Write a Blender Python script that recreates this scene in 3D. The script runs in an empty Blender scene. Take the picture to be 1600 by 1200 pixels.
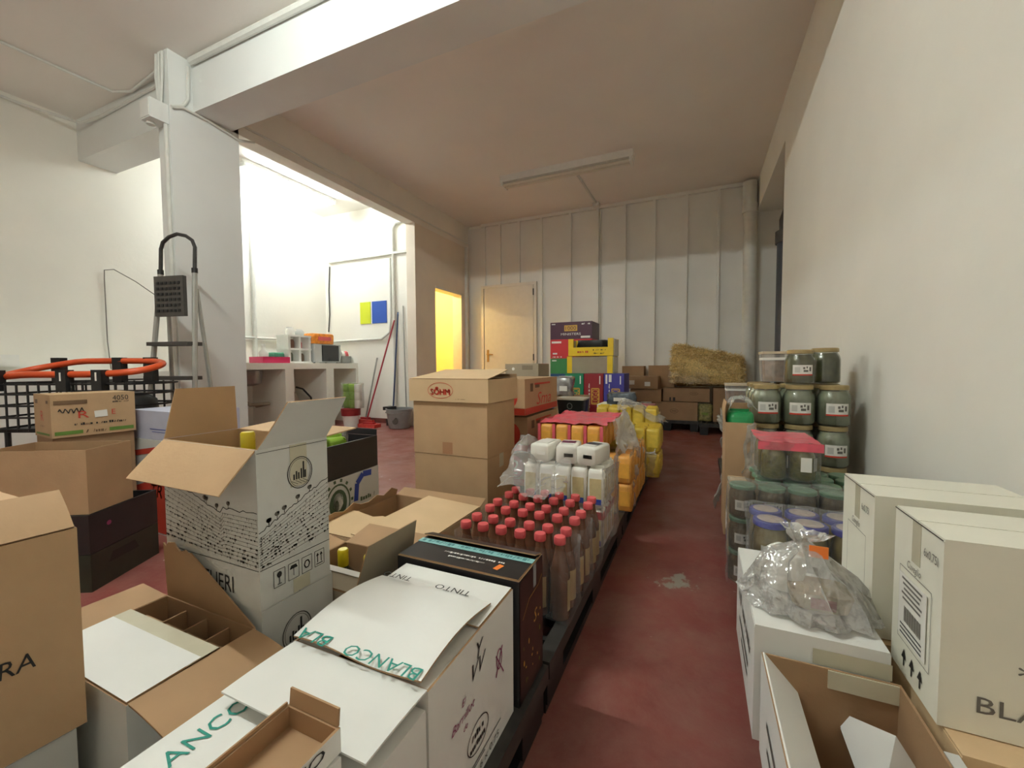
import bpy, math, random
from mathutils import Vector, Matrix

rnd = random.Random(7)
class noise:
    """repeatable smooth vector noise"""
    T = [Vector((random.Random(k * 7919 + 3).uniform(-1, 1), random.Random(k * 104729 + 5).uniform(-1, 1), random.Random(k * 1299709 + 7).uniform(-1, 1))) for k in range(512)]
    @staticmethod
    def noise_vector(p):
        x, y, z = p[0], p[1], p[2]
        ix, iy, iz = math.floor(x), math.floor(y), math.floor(z); fx, fy, fz = x - ix, y - iy, z - iz
        fx, fy, fz = fx * fx * (3 - 2 * fx), fy * fy * (3 - 2 * fy), fz * fz * (3 - 2 * fz); r = Vector((0, 0, 0)); T = noise.T
        for a in (0, 1):
            wa = fx if a else 1 - fx
            for b in (0, 1):
                wb = wa * (fy if b else 1 - fy)
                for c in (0, 1):
                    r += T[((ix + a) * 374761393 + (iy + b) * 668265263 + (iz + c) * 1274126177) % 509] * (wb * (fz if c else 1 - fz))
        return r
R = math.radians
scene = bpy.context.scene
col = scene.collection

# ------------------------------------------------------------------ camera
F_PX, CAM_H = 650.0, 0.92
PITCH, YAW, ROLL = R(-2.6), R(-24.1), R(-0.3)
_cy, _sy = math.cos(YAW), math.sin(YAW)
FW = Vector((_sy * math.cos(PITCH), _cy * math.cos(PITCH), math.sin(PITCH)))
_rt = Vector((_cy, -_sy, 0)); _up = _rt.cross(FW)
RT = _rt * math.cos(ROLL) + _up * math.sin(ROLL); UP = RT.cross(FW)
CAM = Vector((0, 0, CAM_H))
cam_data = bpy.data.cameras.new('camera')
cam_data.sensor_width = 36.0
cam_data.lens = 36.0 * F_PX / 1600.0
cam_data.clip_start = 0.02
cam = bpy.data.objects.new('camera', cam_data)
M = Matrix((RT, UP, -FW)).transposed().to_4x4(); M.translation = CAM
cam.matrix_world = M
col.objects.link(cam)
scene.camera = cam

def at(u, v, **k):
    """point of the pixel's ray on the plane x=, y= or z="""
    d = FW + RT * ((u - 800) / F_PX) - UP * ((v - 600) / F_PX)
    (a, val), = k.items(); i = 'xyz'.index(a)
    return CAM + d * ((val - CAM[i]) / d[i])

# ------------------------------------------------------------------ world / exposure
world = bpy.data.worlds.new('world'); scene.world = world
world.use_nodes = True
world.node_tree.nodes['Background'].inputs[0].default_value = (0.9, 0.93, 1.0, 1)
world.node_tree.nodes['Background'].inputs[1].default_value = 0.05
vs = scene.view_settings
vs.view_transform = 'Standard'; vs.look = 'None'; vs.gamma = 1.0; vs.use_curve_mapping = False
vs.exposure = 2.1
scene.cycles.diffuse_bounces = 8; scene.cycles.max_bounces = 14; scene.cycles.transparent_max_bounces = 16
TUBE_FRONT, TUBE_KITCHEN, BULB_W = 78.0, 42.0, 80.0     # lamp strengths

# ------------------------------------------------------------------ materials
def lin(c):
    return tuple(((x / 255) / 12.92 if x / 255 <= .04045 else ((x / 255 + .055) / 1.055) ** 2.4) for x in c) + (1.0,)
MATS = {}
def mat(name, c, rough=.6, vary=.08, scale=14., metal=0., bump=0., bscale=60., coat=0., spec=.5):
    if name in MATS: return MATS[name]
    m = bpy.data.materials.new(name); m.use_nodes = True; MATS[name] = m
    nt = m.node_tree; b = nt.nodes['Principled BSDF']
    b.inputs['Roughness'].default_value = rough; b.inputs['Metallic'].default_value = metal
    b.inputs['Coat Weight'].default_value = coat; b.inputs['Coat Roughness'].default_value = .08
    b.inputs['Specular IOR Level'].default_value = spec
    L = lin(c)
    tc = nt.nodes.new('ShaderNodeTexCoord')
    if vary > 0:
        n = nt.nodes.new('ShaderNodeTexNoise'); n.inputs['Scale'].default_value = scale; n.inputs['Detail'].default_value = 5
        r = nt.nodes.new('ShaderNodeValToRGB')
        r.color_ramp.elements[0].position = .3; r.color_ramp.elements[1].position = .72
        r.color_ramp.elements[0].color = tuple(max(0, x * (1 - vary)) for x in L[:3]) + (1,)
        r.color_ramp.elements[1].color = tuple(min(1, x * (1 + vary)) for x in L[:3]) + (1,)
        nt.links.new(tc.outputs['Object'], n.inputs['Vector']); nt.links.new(n.outputs['Fac'], r.inputs['Fac'])
        nt.links.new(r.outputs['Color'], b.inputs['Base Color'])
    else:
        b.inputs['Base Color'].default_value = L
    if bump > 0:
        n2 = nt.nodes.new('ShaderNodeTexNoise'); n2.inputs['Scale'].default_value = bscale; n2.inputs['Detail'].default_value = 4
        bp = nt.nodes.new('ShaderNodeBump'); bp.inputs['Strength'].default_value = bump; bp.inputs['Distance'].default_value = .01
        nt.links.new(tc.outputs['Object'], n2.inputs['Vector']); nt.links.new(n2.outputs['Fac'], bp.inputs['Height'])
        nt.links.new(bp.outputs['Normal'], b.inputs['Normal'])
    return m
def emit(name, c, s):
    m = bpy.data.materials.new(name); m.use_nodes = True; nt = m.node_tree; nt.nodes.clear()
    e = nt.nodes.new('ShaderNodeEmission'); e.inputs[0].default_value = tuple(c) + (1,); e.inputs[1].default_value = s
    o = nt.nodes.new('ShaderNodeOutputMaterial'); nt.links.new(e.outputs[0], o.inputs[0]); return m
def film(name, c, see, rough=.12, haze=.35, bump=.0):
    """thin clear plastic / glass: mostly see-through, glossy, a little milky"""
    m = bpy.data.materials.new(name); m.use_nodes = True; nt = m.node_tree; nt.nodes.clear()
    t = nt.nodes.new('ShaderNodeBsdfTransparent'); t.inputs[0].default_value = lin(c)
    g = nt.nodes.new('ShaderNodeBsdfGlossy'); g.inputs['Roughness'].default_value = rough
    d = nt.nodes.new('ShaderNodeBsdfDiffuse'); d.inputs[0].default_value = lin((238, 238, 236))
    m1 = nt.nodes.new('ShaderNodeMixShader'); m1.inputs[0].default_value = haze
    nt.links.new(g.outputs[0], m1.inputs[1]); nt.links.new(d.outputs[0], m1.inputs[2])
    m2 = nt.nodes.new('ShaderNodeMixShader')
    lw = nt.nodes.new('ShaderNodeLayerWeight'); lw.inputs[0].default_value = .35
    mp = nt.nodes.new('ShaderNodeMapRange'); mp.inputs['To Min'].default_value = 1 - see; mp.inputs['To Max'].default_value = min(1, 1 - see + .5)
    nt.links.new(lw.outputs['Fresnel'], mp.inputs['Value']); nt.links.new(mp.outputs[0], m2.inputs[0])
    nt.links.new(t.outputs[0], m2.inputs[1]); nt.links.new(m1.outputs[0], m2.inputs[2])
    if bump:
        tc = nt.nodes.new('ShaderNodeTexCoord'); n2 = nt.nodes.new('ShaderNodeTexNoise'); n2.inputs['Scale'].default_value = 35
        bp = nt.nodes.new('ShaderNodeBump'); bp.inputs['Strength'].default_value = bump; bp.inputs['Distance'].default_value = .02
        nt.links.new(tc.outputs['Object'], n2.inputs['Vector']); nt.links.new(n2.outputs['Fac'], bp.inputs['Height'])
        nt.links.new(bp.outputs['Normal'], g.inputs['Normal']); nt.links.new(bp.outputs['Normal'], d.inputs['Normal'])
    o = nt.nodes.new('ShaderNodeOutputMaterial'); nt.links.new(m2.outputs[0], o.inputs[0]); return m

wall_m = mat('white_wall_paint', (238, 236, 227), .75, .04, 1.3, bump=.12, bscale=22)
ceil_m = mat('ceiling_paint', (236, 232, 226), .8, .04, 1.0, bump=.08, bscale=30)
beam_m = mat('beam_paint', (226, 228, 226), .7, .04, 1.5, bump=.1, bscale=18)
panel_m = mat('panel_paint', (230, 229, 224), .6, .04, 2, bump=.05, bscale=15)
white_m = mat('white_enamel', (230, 230, 226), .4, .03)
door_m = mat('door_paint', (226, 218, 206), .5, .03)
conduit_m = mat('conduit_paint', (216, 216, 210), .55, .05)
warm_m = mat('warm_room_paint', (246, 234, 176), .75, .04, 2)
brown_m = mat('brown_cardboard', (184, 152, 116), .8, .06, 9, bump=.06, bscale=90)
brown2_m = mat('dark_brown_cardboard', (156, 124, 92), .8, .07, 9, bump=.06, bscale=90)
tan_m = mat('tan_cardboard', (204, 175, 137), .8, .05, 8, bump=.05, bscale=90)
inner_m = mat('cardboard_inside', (164, 131, 97), .85, .07, 8)
grey_card_m = mat('grey_cardboard', (160, 148, 128), .8, .06, 9)
wcard_m = mat('white_cardboard', (222, 222, 218), .55, .03, 7, bump=.03, bscale=60)
wcard2_m = mat('grey_white_cardboard', (204, 204, 200), .6, .04, 7)
cream_card_m = mat('cream_cardboard', (224, 222, 208), .6, .03, 7, bump=.03, bscale=60)
black_card_m = mat('black_cardboard', (36, 35, 37), .35, .15, 12)
darkbrown_card_m = mat('dark_wine_cardboard', (50, 24, 20), .4, .5, 18)
black_p = mat('black_plastic', (28, 28, 29), .42, .2, 20)
greyblk_p = mat('worn_black_plastic', (52, 50, 48), .45, .3, 25)
ink_m = mat('black_ink', (30, 29, 29), .6, 0)
greyink_m = mat('grey_ink', (104, 100, 94), .6, 0)
redink_m = mat('red_ink', (196, 62, 44), .6, 0)
greenink_m = mat('green_ink', (96, 132, 52), .6, 0)
tealink_m = mat('teal_ink', (30, 140, 124), .55, 0)
purpleink_m = mat('plum_ink', (150, 60, 104), .6, 0)
brownink_m = mat('brown_ink', (110, 84, 58), .6, 0)
gold_m = mat('gold_ink', (214, 168, 70), .4, .1)
whiteink_m = mat('white_ink', (236, 234, 228), .5, 0)
blueink_m = mat('blue_ink', (44, 68, 160), .5, 0)
tape_m = mat('packing_tape', (196, 190, 168), .25, .05)
teal_tape_m = mat('teal_tape', (142, 196, 196), .3, .06)
orange_m = mat('orange_paper', (240, 128, 50), .5, .03)
orange_t = mat('orange_tube_paint', (214, 84, 40), .35, .06)
label_m = mat('label_paper', (226, 224, 218), .5, .02)
alu_m = mat('aluminium', (176, 176, 172), .35, .08, metal=.7)
darkgrey_m = mat('dark_grey_plastic', (74, 70, 66), .55, .15)
red_m = mat('red_plastic', (186, 40, 44), .4, .06)
capred_m = mat('red_bottle_cap', (216, 92, 95), .38, .05)
bottle_m = mat('brown_juice_glass', (112, 74, 54), .12, .12, coat=.5)
blabel_m = mat('beige_bottle_label', (196, 168, 116), .55, .05)
yellow_m = mat('yellow_plastic', (236, 200, 30), .4, .05)
capsule_m = mat('yellow_capsule', (206, 186, 30), .3, .08)
olive_m = mat('olive_pickle', (142, 132, 58), .35, .4, 40)
darkolive_m = mat('dark_brine', (78, 78, 44), .3, .4, 30)
greyolive_m = mat('grey_green_brine', (140, 144, 126), .3, .25, 26)
amber_m = mat('amber_preserve', (158, 136, 84), .3, .3, 30)
lidgold_m = mat('gold_lid', (176, 156, 112), .35, .1, metal=.4)
lidgreen_m = mat('green_lid', (108, 140, 116), .35, .08)
lidblue_m = mat('blue_lid', (62, 66, 150), .35, .05)
pink_m = mat('pink_film', (224, 96, 112), .3, .12, 30, coat=.4)
flourw_m = mat('white_paper_pack', (232, 230, 222), .5, .03)
beigeprint_m = mat('beige_print', (206, 190, 144), .55, .1, 40)
orangepack_m = mat('orange_pack', (228, 164, 78), .45, .1, 40)
yellowpack_m = mat('yellow_pack', (208, 180, 66), .42, .12, 40)
steel_m = mat('steel', (150, 150, 148), .3, .06, metal=.8)
glass_dark = mat('dark_glass', (30, 31, 33), .12, .1, coat=.5)
film_m = film('clear_plastic_film', (255, 255, 255), .74, .16, .7, bump=.6)
film2_m = film('thin_shrink_film', (255, 255, 255), .9, .1, .4, bump=.35)
glass_m = film('jar_glass', (250, 253, 248), .9, .04, .1)
film_bag = film('bag_plastic', (255, 255, 255), .62, .12, .5, bump=.8)
tub_m = film('clear_tub_plastic', (246, 240, 232), .6, .1, .5)
lamp_front_m = emit('front_tube_glow', (.93, 1.0, .94), TUBE_FRONT)
lamp_kitchen_m = emit('kitchen_tube_glow', (.92, 1.0, .99), TUBE_KITCHEN)
bulb_m = emit('warm_bulb_glow', (1.0, .84, .5), BULB_W)
tube_off_m = mat('unlit_tube', (220, 214, 200), .3, .02)

def floor_material():
    m = bpy.data.materials.new('red_floor_paint'); m.use_nodes = True; nt = m.node_tree; b = nt.nodes['Principled BSDF']
    tc = nt.nodes.new('ShaderNodeTexCoord')
    def N(scale, det=6, rough=.6, dist=0.):
        n = nt.nodes.new('ShaderNodeTexNoise'); n.inputs['Scale'].default_value = scale; n.inputs['Detail'].default_value = det
        n.inputs['Roughness'].default_value = rough; n.inputs['Distortion'].default_value = dist
        nt.links.new(tc.outputs['Object'], n.inputs['Vector']); return n
    def ramp(src, p0, p1, c0, c1):
        r = nt.nodes.new('ShaderNodeValToRGB'); e = r.color_ramp.elements
        e[0].position, e[1].position, e[0].color, e[1].color = p0, p1, c0, c1
        nt.links.new(src, r.inputs['Fac']); return r
    def mix(a, bb, fac):
        x = nt.nodes.new('ShaderNodeMix'); x.data_type = 'RGBA'
        nt.links.new(fac, x.inputs['Factor']); nt.links.new(a, x.inputs['A']); nt.links.new(bb, x.inputs['B']); return x.outputs['Result']
    base = ramp(N(2.2).outputs['Fac'], .3, .7, lin((112, 52, 48)), lin((138, 68, 62)))
    dust = ramp(N(2.6, 10, .75, .25).outputs['Fac'], .42, .8, (.05, .05, .05, 1), (.6, .6, .6, 1))
    rgb = nt.nodes.new('ShaderNodeRGB'); rgb.outputs[0].default_value = lin((164, 132, 118))
    c1 = mix(base.outputs['Color'], rgb.outputs[0], dust.outputs['Color'])
    chip = ramp(N(17, 3, .5).outputs['Fac'], .735, .75, (0, 0, 0, 1), (.85, .85, .85, 1))
    rgb2 = nt.nodes.new('ShaderNodeRGB'); rgb2.outputs[0].default_value = lin((186, 176, 164))
    c2 = mix(c1, rgb2.outputs[0], chip.outputs['Color'])
    # worn-through grey patch in the aisle
    sub = nt.nodes.new('ShaderNodeVectorMath'); sub.operation = 'DISTANCE'; sub.inputs[1].default_value = (-.07, 1.87, 0)
    nt.links.new(tc.outputs['Object'], sub.inputs[0])
    ad = nt.nodes.new('ShaderNodeMath'); ad.operation = 'MULTIPLY_ADD'; ad.inputs[1].default_value = .35; nt.links.new(N(14, 4).outputs['Fac'], ad.inputs[0]); nt.links.new(sub.outputs['Value'], ad.inputs[2])
    pt = ramp(ad.outputs[0], .215, .235, (.8, .8, .8, 1), (0, 0, 0, 1))
    rgb3 = nt.nodes.new('ShaderNodeRGB'); rgb3.outputs[0].default_value = lin((150, 152, 140))
    c2 = mix(c2, rgb3.outputs[0], pt.outputs['Color'])
    nt.links.new(c2, b.inputs['Base Color'])
    rr = ramp(N(6).outputs['Fac'], .3, .7, (.32, .32, .32, 1), (.55, .55, .55, 1)); nt.links.new(rr.outputs['Color'], b.inputs['Roughness'])
    bp = nt.nodes.new('ShaderNodeBump'); bp.inputs['Strength'].default_value = .12; bp.inputs['Distance'].default_value = .01
    nt.links.new(N(40).outputs['Fac'], bp.inputs['Height']); nt.links.new(bp.outputs['Normal'], b.inputs['Normal'])
    return m
floor_m = floor_material()

# ------------------------------------------------------------------ mesh helpers
class MB:
    def __init__(s): s.v = []; s.f = []; s.m = []
    def add(s, vs, fs, mi=0, T=None):
        o = len(s.v)
        for p in vs:
            p = Vector(p)
            s.v.append(T @ p if T is not None else p)
        for f in fs:
            s.f.append([i + o for i in f]); s.m.append(mi)
        return s
    def box(s, x0, x1, y0, y1, z0, z1, mi=0, T=None):
        return s.add([(x, y, z) for z in (z0, z1) for y in (y0, y1) for x in (x0, x1)],
                     [(0, 2, 3, 1), (4, 5, 7, 6), (0, 1, 5, 4), (2, 6, 7, 3), (0, 4, 6, 2), (1, 3, 7, 5)], mi, T)
    def ring_stack(s, rings, mi=0, cap0=True, cap1=True, T=None, closed=True):
        n = len(rings[0]); vs = [p for r in rings for p in r]; fs = []
        for i in range(len(rings) - 1):
            for j in range(n if closed else n - 1):
                k = (j + 1) % n
                fs.append((i * n + j, i * n + k, (i + 1) * n + k, (i + 1) * n + j))
        if cap0: fs.append(tuple(reversed(range(n))))
        if cap1: fs.append(tuple(range((len(rings) - 1) * n, len(rings) * n)))
        return s.add(vs, fs, mi, T)
    def lathe(s, prof, seg=16, c=(0, 0, 0), mi=0, cap0=True, cap1=True, T=None):
        rings = [[(c[0] + r * math.cos(2 * math.pi * j / seg), c[1] + r * math.sin(2 * math.pi * j / seg), c[2] + z) for j in range(seg)] for r, z in prof]
        return s.ring_stack(rings, mi, cap0, cap1, T)
    def tube(s, pts, r, seg=8, mi=0, closed=False):
        pts = [Vector(p) for p in pts]; n = len(pts); rings = []; prev = None
        for i, p in enumerate(pts):
            if closed: t = pts[(i + 1) % n] - pts[i - 1]
            else: t = pts[min(i + 1, n - 1)] - pts[max(i - 1, 0)]
            t.normalize()
            if prev is None:
                a = Vector((0, 0, 1)) if abs(t.z) < .9 else Vector((1, 0, 0)); u = t.cross(a).normalized()
            else:
                u = prev - t * prev.dot(t); u.normalize()
            prev = u; w = t.cross(u)
            rr = r[i] if isinstance(r, (list, tuple)) else r
            rings.append([p + (u * math.cos(2 * math.pi * j / seg) + w * math.sin(2 * math.pi * j / seg)) * rr for j in range(seg)])
        if closed:
            rings.append(rings[0]); return s.ring_stack(rings, mi, False, False)
        return s.ring_stack(rings, mi)
    def grid(s, fn, nu, nv, mi=0):
        vs = [fn(i / nu, j / nv) for j in range(nv + 1) for i in range(nu + 1)]
        fs = [(j * (nu + 1) + i, j * (nu + 1) + i + 1, (j + 1) * (nu + 1) + i + 1, (j + 1) * (nu + 1) + i) for j in range(nv) for i in range(nu)]
        return s.add(vs, fs, mi)
    def build(s, name, mats, parent=None, smooth=0, loc=None, rotz=0):
        me = bpy.data.meshes.new(name); me.from_pydata([tuple(p) for p in s.v], [], s.f)
        for m in (mats if isinstance(mats, (list, tuple)) else [mats]): me.materials.append(m)
        me.polygons.foreach_set('material_index', s.m)
        if smooth:
            me.polygons.foreach_set('use_smooth', [True] * len(s.f))
            me.set_sharp_from_angle(angle=R(smooth))
        me.update()
        o = bpy.data.objects.new(name, me); col.objects.link(o)
        if parent is not None: o.parent = parent
        if loc is not None: o.location = loc
        o.rotation_euler.z = rotz
        return o

def tag(o, label=None, cat=None, group=None, kind=None):
    if label: o['label'] = label
    if cat: o['category'] = cat
    if group: o['group'] = group
    if kind: o['kind'] = kind
    return o
def thing(name, label, cat, loc=(0, 0, 0), rotz=0, group=None):
    o = bpy.data.objects.new(name, None); o.empty_display_size = .05; col.objects.link(o)
    o.location = loc; o.rotation_euler = (0, 0, rotz)
    return tag(o, label, cat, group)
def copy_tree(o, parent=None):
    c = o.copy(); col.objects.link(c); c.parent = parent
    for ch in list(o.children): copy_tree(ch, c)
    return c
def struct(name, mb, m, parent=None, smooth=0):
    o = mb.build(name, m, parent, smooth)
    if parent is None: o['kind'] = 'structure'
    return o

# text as flat print
TXT = {}
def text_geo(s):
    if s in TXT: return TXT[s]
    cu = bpy.data.curves.new('lettering', 'FONT'); cu.body = s; cu.resolution_u = 2; cu.size = 1
    ob = bpy.data.objects.new('lettering', cu); col.objects.link(ob)
    dg = bpy.context.evaluated_depsgraph_get()
    me = bpy.data.meshes.new_from_object(ob.evaluated_get(dg))
    v = [tuple(p.co) for p in me.vertices]; f = [tuple(p.vertices) for p in me.polygons]
    bpy.data.objects.remove(ob); bpy.data.curves.remove(cu); bpy.data.meshes.remove(me)
    x0 = min(p[0] for p in v); x1 = max(p[0] for p in v); y0 = min(p[1] for p in v); y1 = max(p[1] for p in v)
    v = [((p[0] - (x0 + x1) / 2) / (y1 - y0), (p[1] - (y0 + y1) / 2) / (y1 - y0)) for p in v]
    TXT[s] = (v, f, (x1 - x0) / (y1 - y0)); return TXT[s]

class Print:
    """flat printed marks on a face frame (origin, u, v, n); one mesh per ink"""
    def __init__(s, root, frame, off=.0012): s.root = root; s.n_el = {}; s.o, s.u, s.w, s.n = [Vector(x) for x in frame]; s.off = off; s.mb = {}
    def P(s, x, y): return s.o + s.u * x + s.w * y + s.n * s.off
    def _mb(s, m):
        l = s.mb.setdefault(m.name, ([], m))[0]; l.append(MB()); return l[-1]
    def poly(s, pts, m): s._mb(m).add([s.P(*p) for p in pts], [tuple(range(len(pts)))]); return s
    def rect(s, cx, cy, w, h, m, rot=0):
        c, d = math.cos(rot), math.sin(rot)
        return s.poly([(cx + a * w / 2 * c - b * h / 2 * d, cy + a * w / 2 * d + b * h / 2 * c) for a, b in ((-1, -1), (1, -1), (1, 1), (-1, 1))], m)
    def frame(s, cx, cy, w, h, t, m):
        return s.line([(cx - w / 2, cy - h / 2), (cx + w / 2, cy - h / 2), (cx + w / 2, cy + h / 2), (cx - w / 2, cy + h / 2), (cx - w / 2, cy - h / 2)], t, m)
    def disc(s, cx, cy, rx, ry, m, seg=20): return s.poly([(cx + rx * math.cos(2 * math.pi * i / seg), cy + ry * math.sin(2 * math.pi * i / seg)) for i in range(seg)], m)
    def ring(s, cx, cy, rx, ry, t, m, seg=24): return s.line([(cx + rx * math.cos(2 * math.pi * i / seg), cy + ry * math.sin(2 * math.pi * i / seg)) for i in range(seg + 1)], t, m)
    def line(s, pts, t, m):
        mb = s._mb(m)
        for a, b in zip(pts, pts[1:]):
            dx, dy = b[0] - a[0], b[1] - a[1]; L = math.hypot(dx, dy) or 1e-6; nx, ny = -dy / L * t / 2, dx / L * t / 2
            mb.add([s.P(a[0] + nx, a[1] + ny), s.P(a[0] - nx, a[1] - ny), s.P(b[0] - nx, b[1] - ny), s.P(b[0] + nx, b[1] + ny)], [(0, 1, 2, 3)])
        return s
    def text(s, t, cx, cy, h, m, w=None, rot=0, shear=0):
        v, f, asp = text_geo(t); sx = (w / asp) if w else h; c, d = math.cos(rot), math.sin(rot); mb = s._mb(m); vs = []
        for x, y in v:
            X, Y = (x + shear * y) * sx, y * h
            vs.append(s.P(cx + X * c - Y * d, cy + X * d + Y * c))
        mb.add(vs, f); return s
    def scrawl(s, t, cx, cy, h, m, w=None, rot=0, shear=0):
        """print too small or blurred to read: word-shaped rows of short strokes"""
        w = w or h * 4; rg = random.Random(t); c, d = math.cos(rot), math.sin(rot); x = -w / 2; mb = s._mb(m); al = []
        while x < w / 2 - h * .3:
            k = rg.uniform(.35, .75) * h
            if rg.random() > .16:
                hh = h * rg.choice((.7, .7, .8, 1.0)); q = [(x, -h / 2), (x + k, -h / 2), (x + k, -h / 2 + hh), (x, -h / 2 + hh)]
                if rg.random() < .5: q = [(x, -h / 2), (x + k * .4, -h / 2), (x + k, -h / 2 + hh), (x + k * .55, -h / 2 + hh)]
                mb.add([s.P(cx + a * c - b * d, cy + a * d + b * c) for a, b in q], [(0, 1, 2, 3)])
            x += k * 1.3
        return s
    def done(s, name='printed_mark'):
        for l, m in s.mb.values():
            if len(l) <= 5:
                for mb in l:
                    o = mb.build(name, m, s.root)
                    if len(mb.f) > 6 and all(len(f) == 4 for f in mb.f): o['kind'] = 'stuff'
            else:
                al = MB()
                for mb in l: al.add(mb.v, mb.f)
                tag(al.build(name, m, s.root), kind='stuff')
        s.mb = {}

# cartons --------------------------------------------------------------
SIDE = {'-y': (Vector((1, 0, 0)), Vector((0, 1, 0))), '+y': (Vector((-1, 0, 0)), Vector((0, -1, 0))),
        '+x': (Vector((0, 1, 0)), Vector((-1, 0, 0))), '-x': (Vector((0, -1, 0)), Vector((1, 0, 0)))}
class Carton:
    def __init__(s, name, label, cat, x0, x1, y0, y1, z0, z1, rot=0, out=None, inn=None, flaps=None, closed=True, group=None, tape=None, lengthwise='x', thick=.004, pivot=None, gap=.0015, seam=True):
        out = out or brown_m; inn = inn or inner_m
        s.w, s.d, s.h = x1 - x0, y1 - y0, z1 - z0; w, d, h = s.w, s.d, s.h
        s.root = thing(name, label, cat, ((x0 + x1) / 2, (y0 + y1) / 2, z0), R(rot), group)
        mb = MB(); t = thick
        if closed:
            mb.box(-w / 2, w / 2, -d / 2, d / 2, 0, h - .004)
            mb.build('body', [out, inn], s.root)
            if seam:
                for sg in (-1, 1):
                    f = MB()
                    if lengthwise == 'x':
                        a, b = (gap, d / 2) if sg > 0 else (-d / 2, -gap)
                        f.box(-w / 2 + .001, w / 2 - .001, a, b - .001 * sg * (sg > 0), h - .004, h)
                    else:
                        a, b = (gap, w / 2) if sg > 0 else (-w / 2, -gap)
                        f.box(a, b, -d / 2 + .001, d / 2 - .001, h - .004, h)
                    f.build('flap', out, s.root)
            else:
                MB().box(-w / 2, w / 2, -d / 2, d / 2, h - .004, h).build('lid', out, s.root)
            if tape:
                tp = MB(); q = .024
                if lengthwise == 'x':
                    tp.box(-w / 2 - .0008, w / 2 + .0008, -q, q, h, h + .0008)
                    for sg in (-1, 1): tp.box(sg * (w / 2 + .0002), sg * (w / 2 + .001), -q, q, h - .07, h + .0008)
                else:
                    tp.box(-q, q, -d / 2 - .0008, d / 2 + .0008, h, h + .0008)
                    for sg in (-1, 1): tp.box(-q, q, sg * (d / 2 + .0002), sg * (d / 2 + .001), h - .07, h + .0008)
                tp.build('tape', tape, s.root)
        else:
            o = [(-w / 2, -d / 2), (w / 2, -d / 2), (w / 2, d / 2), (-w / 2, d / 2)]
            i = [(-w / 2 + t, -d / 2 + t), (w / 2 - t, -d / 2 + t), (w / 2 - t, d / 2 - t), (-w / 2 + t, d / 2 - t)]
            V = [(x, y, 0) for x, y in o] + [(x, y, h) for x, y in o] + [(x, y, t) for x, y in i] + [(x, y, h) for x, y in i]
            for k in range(4):
                n = (k + 1) % 4
                mb.add(V, [(k, n, 4 + n, 4 + k)], 0); mb.add(V, [(8 + n, 8 + k, 12 + k, 12 + n)], 1); mb.add(V, [(4 + k, 4 + n, 12 + n, 12 + k)], 1)
            mb.add(V, [(3, 2, 1, 0)], 0); mb.add(V, [(8, 9, 10, 11)], 1)
            mb.build('body', [out, inn], s.root)
        for side, spec in (flaps or {}).items(): s.flap(side, out, inn, *spec)
    def flap(s, side, out, inn, ang, length, curl=0, tl=0, tr=0, tear=0, seed=1, lift=0):
        u, inw = SIDE[side]; hw = (s.w if side[1] == 'y' else s.d) / 2 - .003
        base = -inw * ((s.d if side[1] == 'y' else s.w) / 2 - .002) + Vector((0, 0, s.h + .001 + lift))
        n = 8; nu = 10 if tear else 1; th = .003; rg = random.Random(seed)
        jag = [rg.uniform(-tear, 0) for _ in range(nu + 1)]
        rows = []; p = base.copy(); a = R(ang)
        for k in range(n + 1):
            rows.append((p.copy(), a)); a2 = R(ang + curl * (k + .5) / n)
            p = p + (inw * math.cos(a2) + Vector((0, 0, 1)) * math.sin(a2)) * (length / n); a = R(ang + curl * (k + 1) / n)
        top = []; bot = []
        for k, (p, a) in enumerate(rows):
            nn = Vector((0, 0, 1)) * math.cos(a) - inw * math.sin(a); fr = k / n
            dr = inw * math.cos(a) + Vector((0, 0, 1)) * math.sin(a)
            for j in range(nu + 1):
                x = -hw + tl * fr + (2 * hw - (tl + tr) * fr) * j / nu
                q = p + u * x + dr * (jag[j] * fr)
                top.append(q + nn * th); bot.append(q)
        N = len(top); W = nu + 1; mb = MB(); V = top + bot; fo = []; fi = []; fe = []
        for k in range(n):
            for j in range(nu):
                a0 = k * W + j; fo.append((a0, a0 + 1, a0 + W + 1, a0 + W)); fi.append((N + a0, N + a0 + W, N + a0 + W + 1, N + a0 + 1))
        for k in range(n):
            a0 = k * W; fe.append((a0, a0 + W, N + a0 + W, N + a0)); a0 = k * W + nu; fe.append((a0 + W, a0, N + a0, N + a0 + W))
        for j in range(nu):
            a0 = j; fe.append((a0 + 1, a0, N + a0, N + a0 + 1)); a0 = n * W + j; fe.append((a0, a0 + 1, N + a0 + 1, N + a0))
        mb.add(V, fo, 0); o = len(mb.v)
        mb.f += [list(f) for f in fi]; mb.m += [1] * len(fi); mb.f += [list(f) for f in fe]; mb.m += [1] * len(fe)
        ob = mb.build('flap', [out, inn], s.root)
        p0, a0 = rows[0]; nn = Vector((0, 0, 1)) * math.cos(a0) - inw * math.sin(a0); dr = inw * math.cos(a0) + Vector((0, 0, 1)) * math.sin(a0)
        s.last = (p0 + nn * th, u, dr, nn); return ob
    def face(s, side):
        w, d, h = s.w, s.d, s.h
        if side == 'top': return ((0, 0, h), (1, 0, 0), (0, 1, 0), (0, 0, 1))
        u, inw = SIDE[side]; return (-inw * ((d if side[1] == 'y' else w) / 2) + Vector((0, 0, h / 2)), u, Vector((0, 0, 1)), -inw)
    def pr(s, side, off=.0012): return Print(s.root, s.face(side), off)

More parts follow.
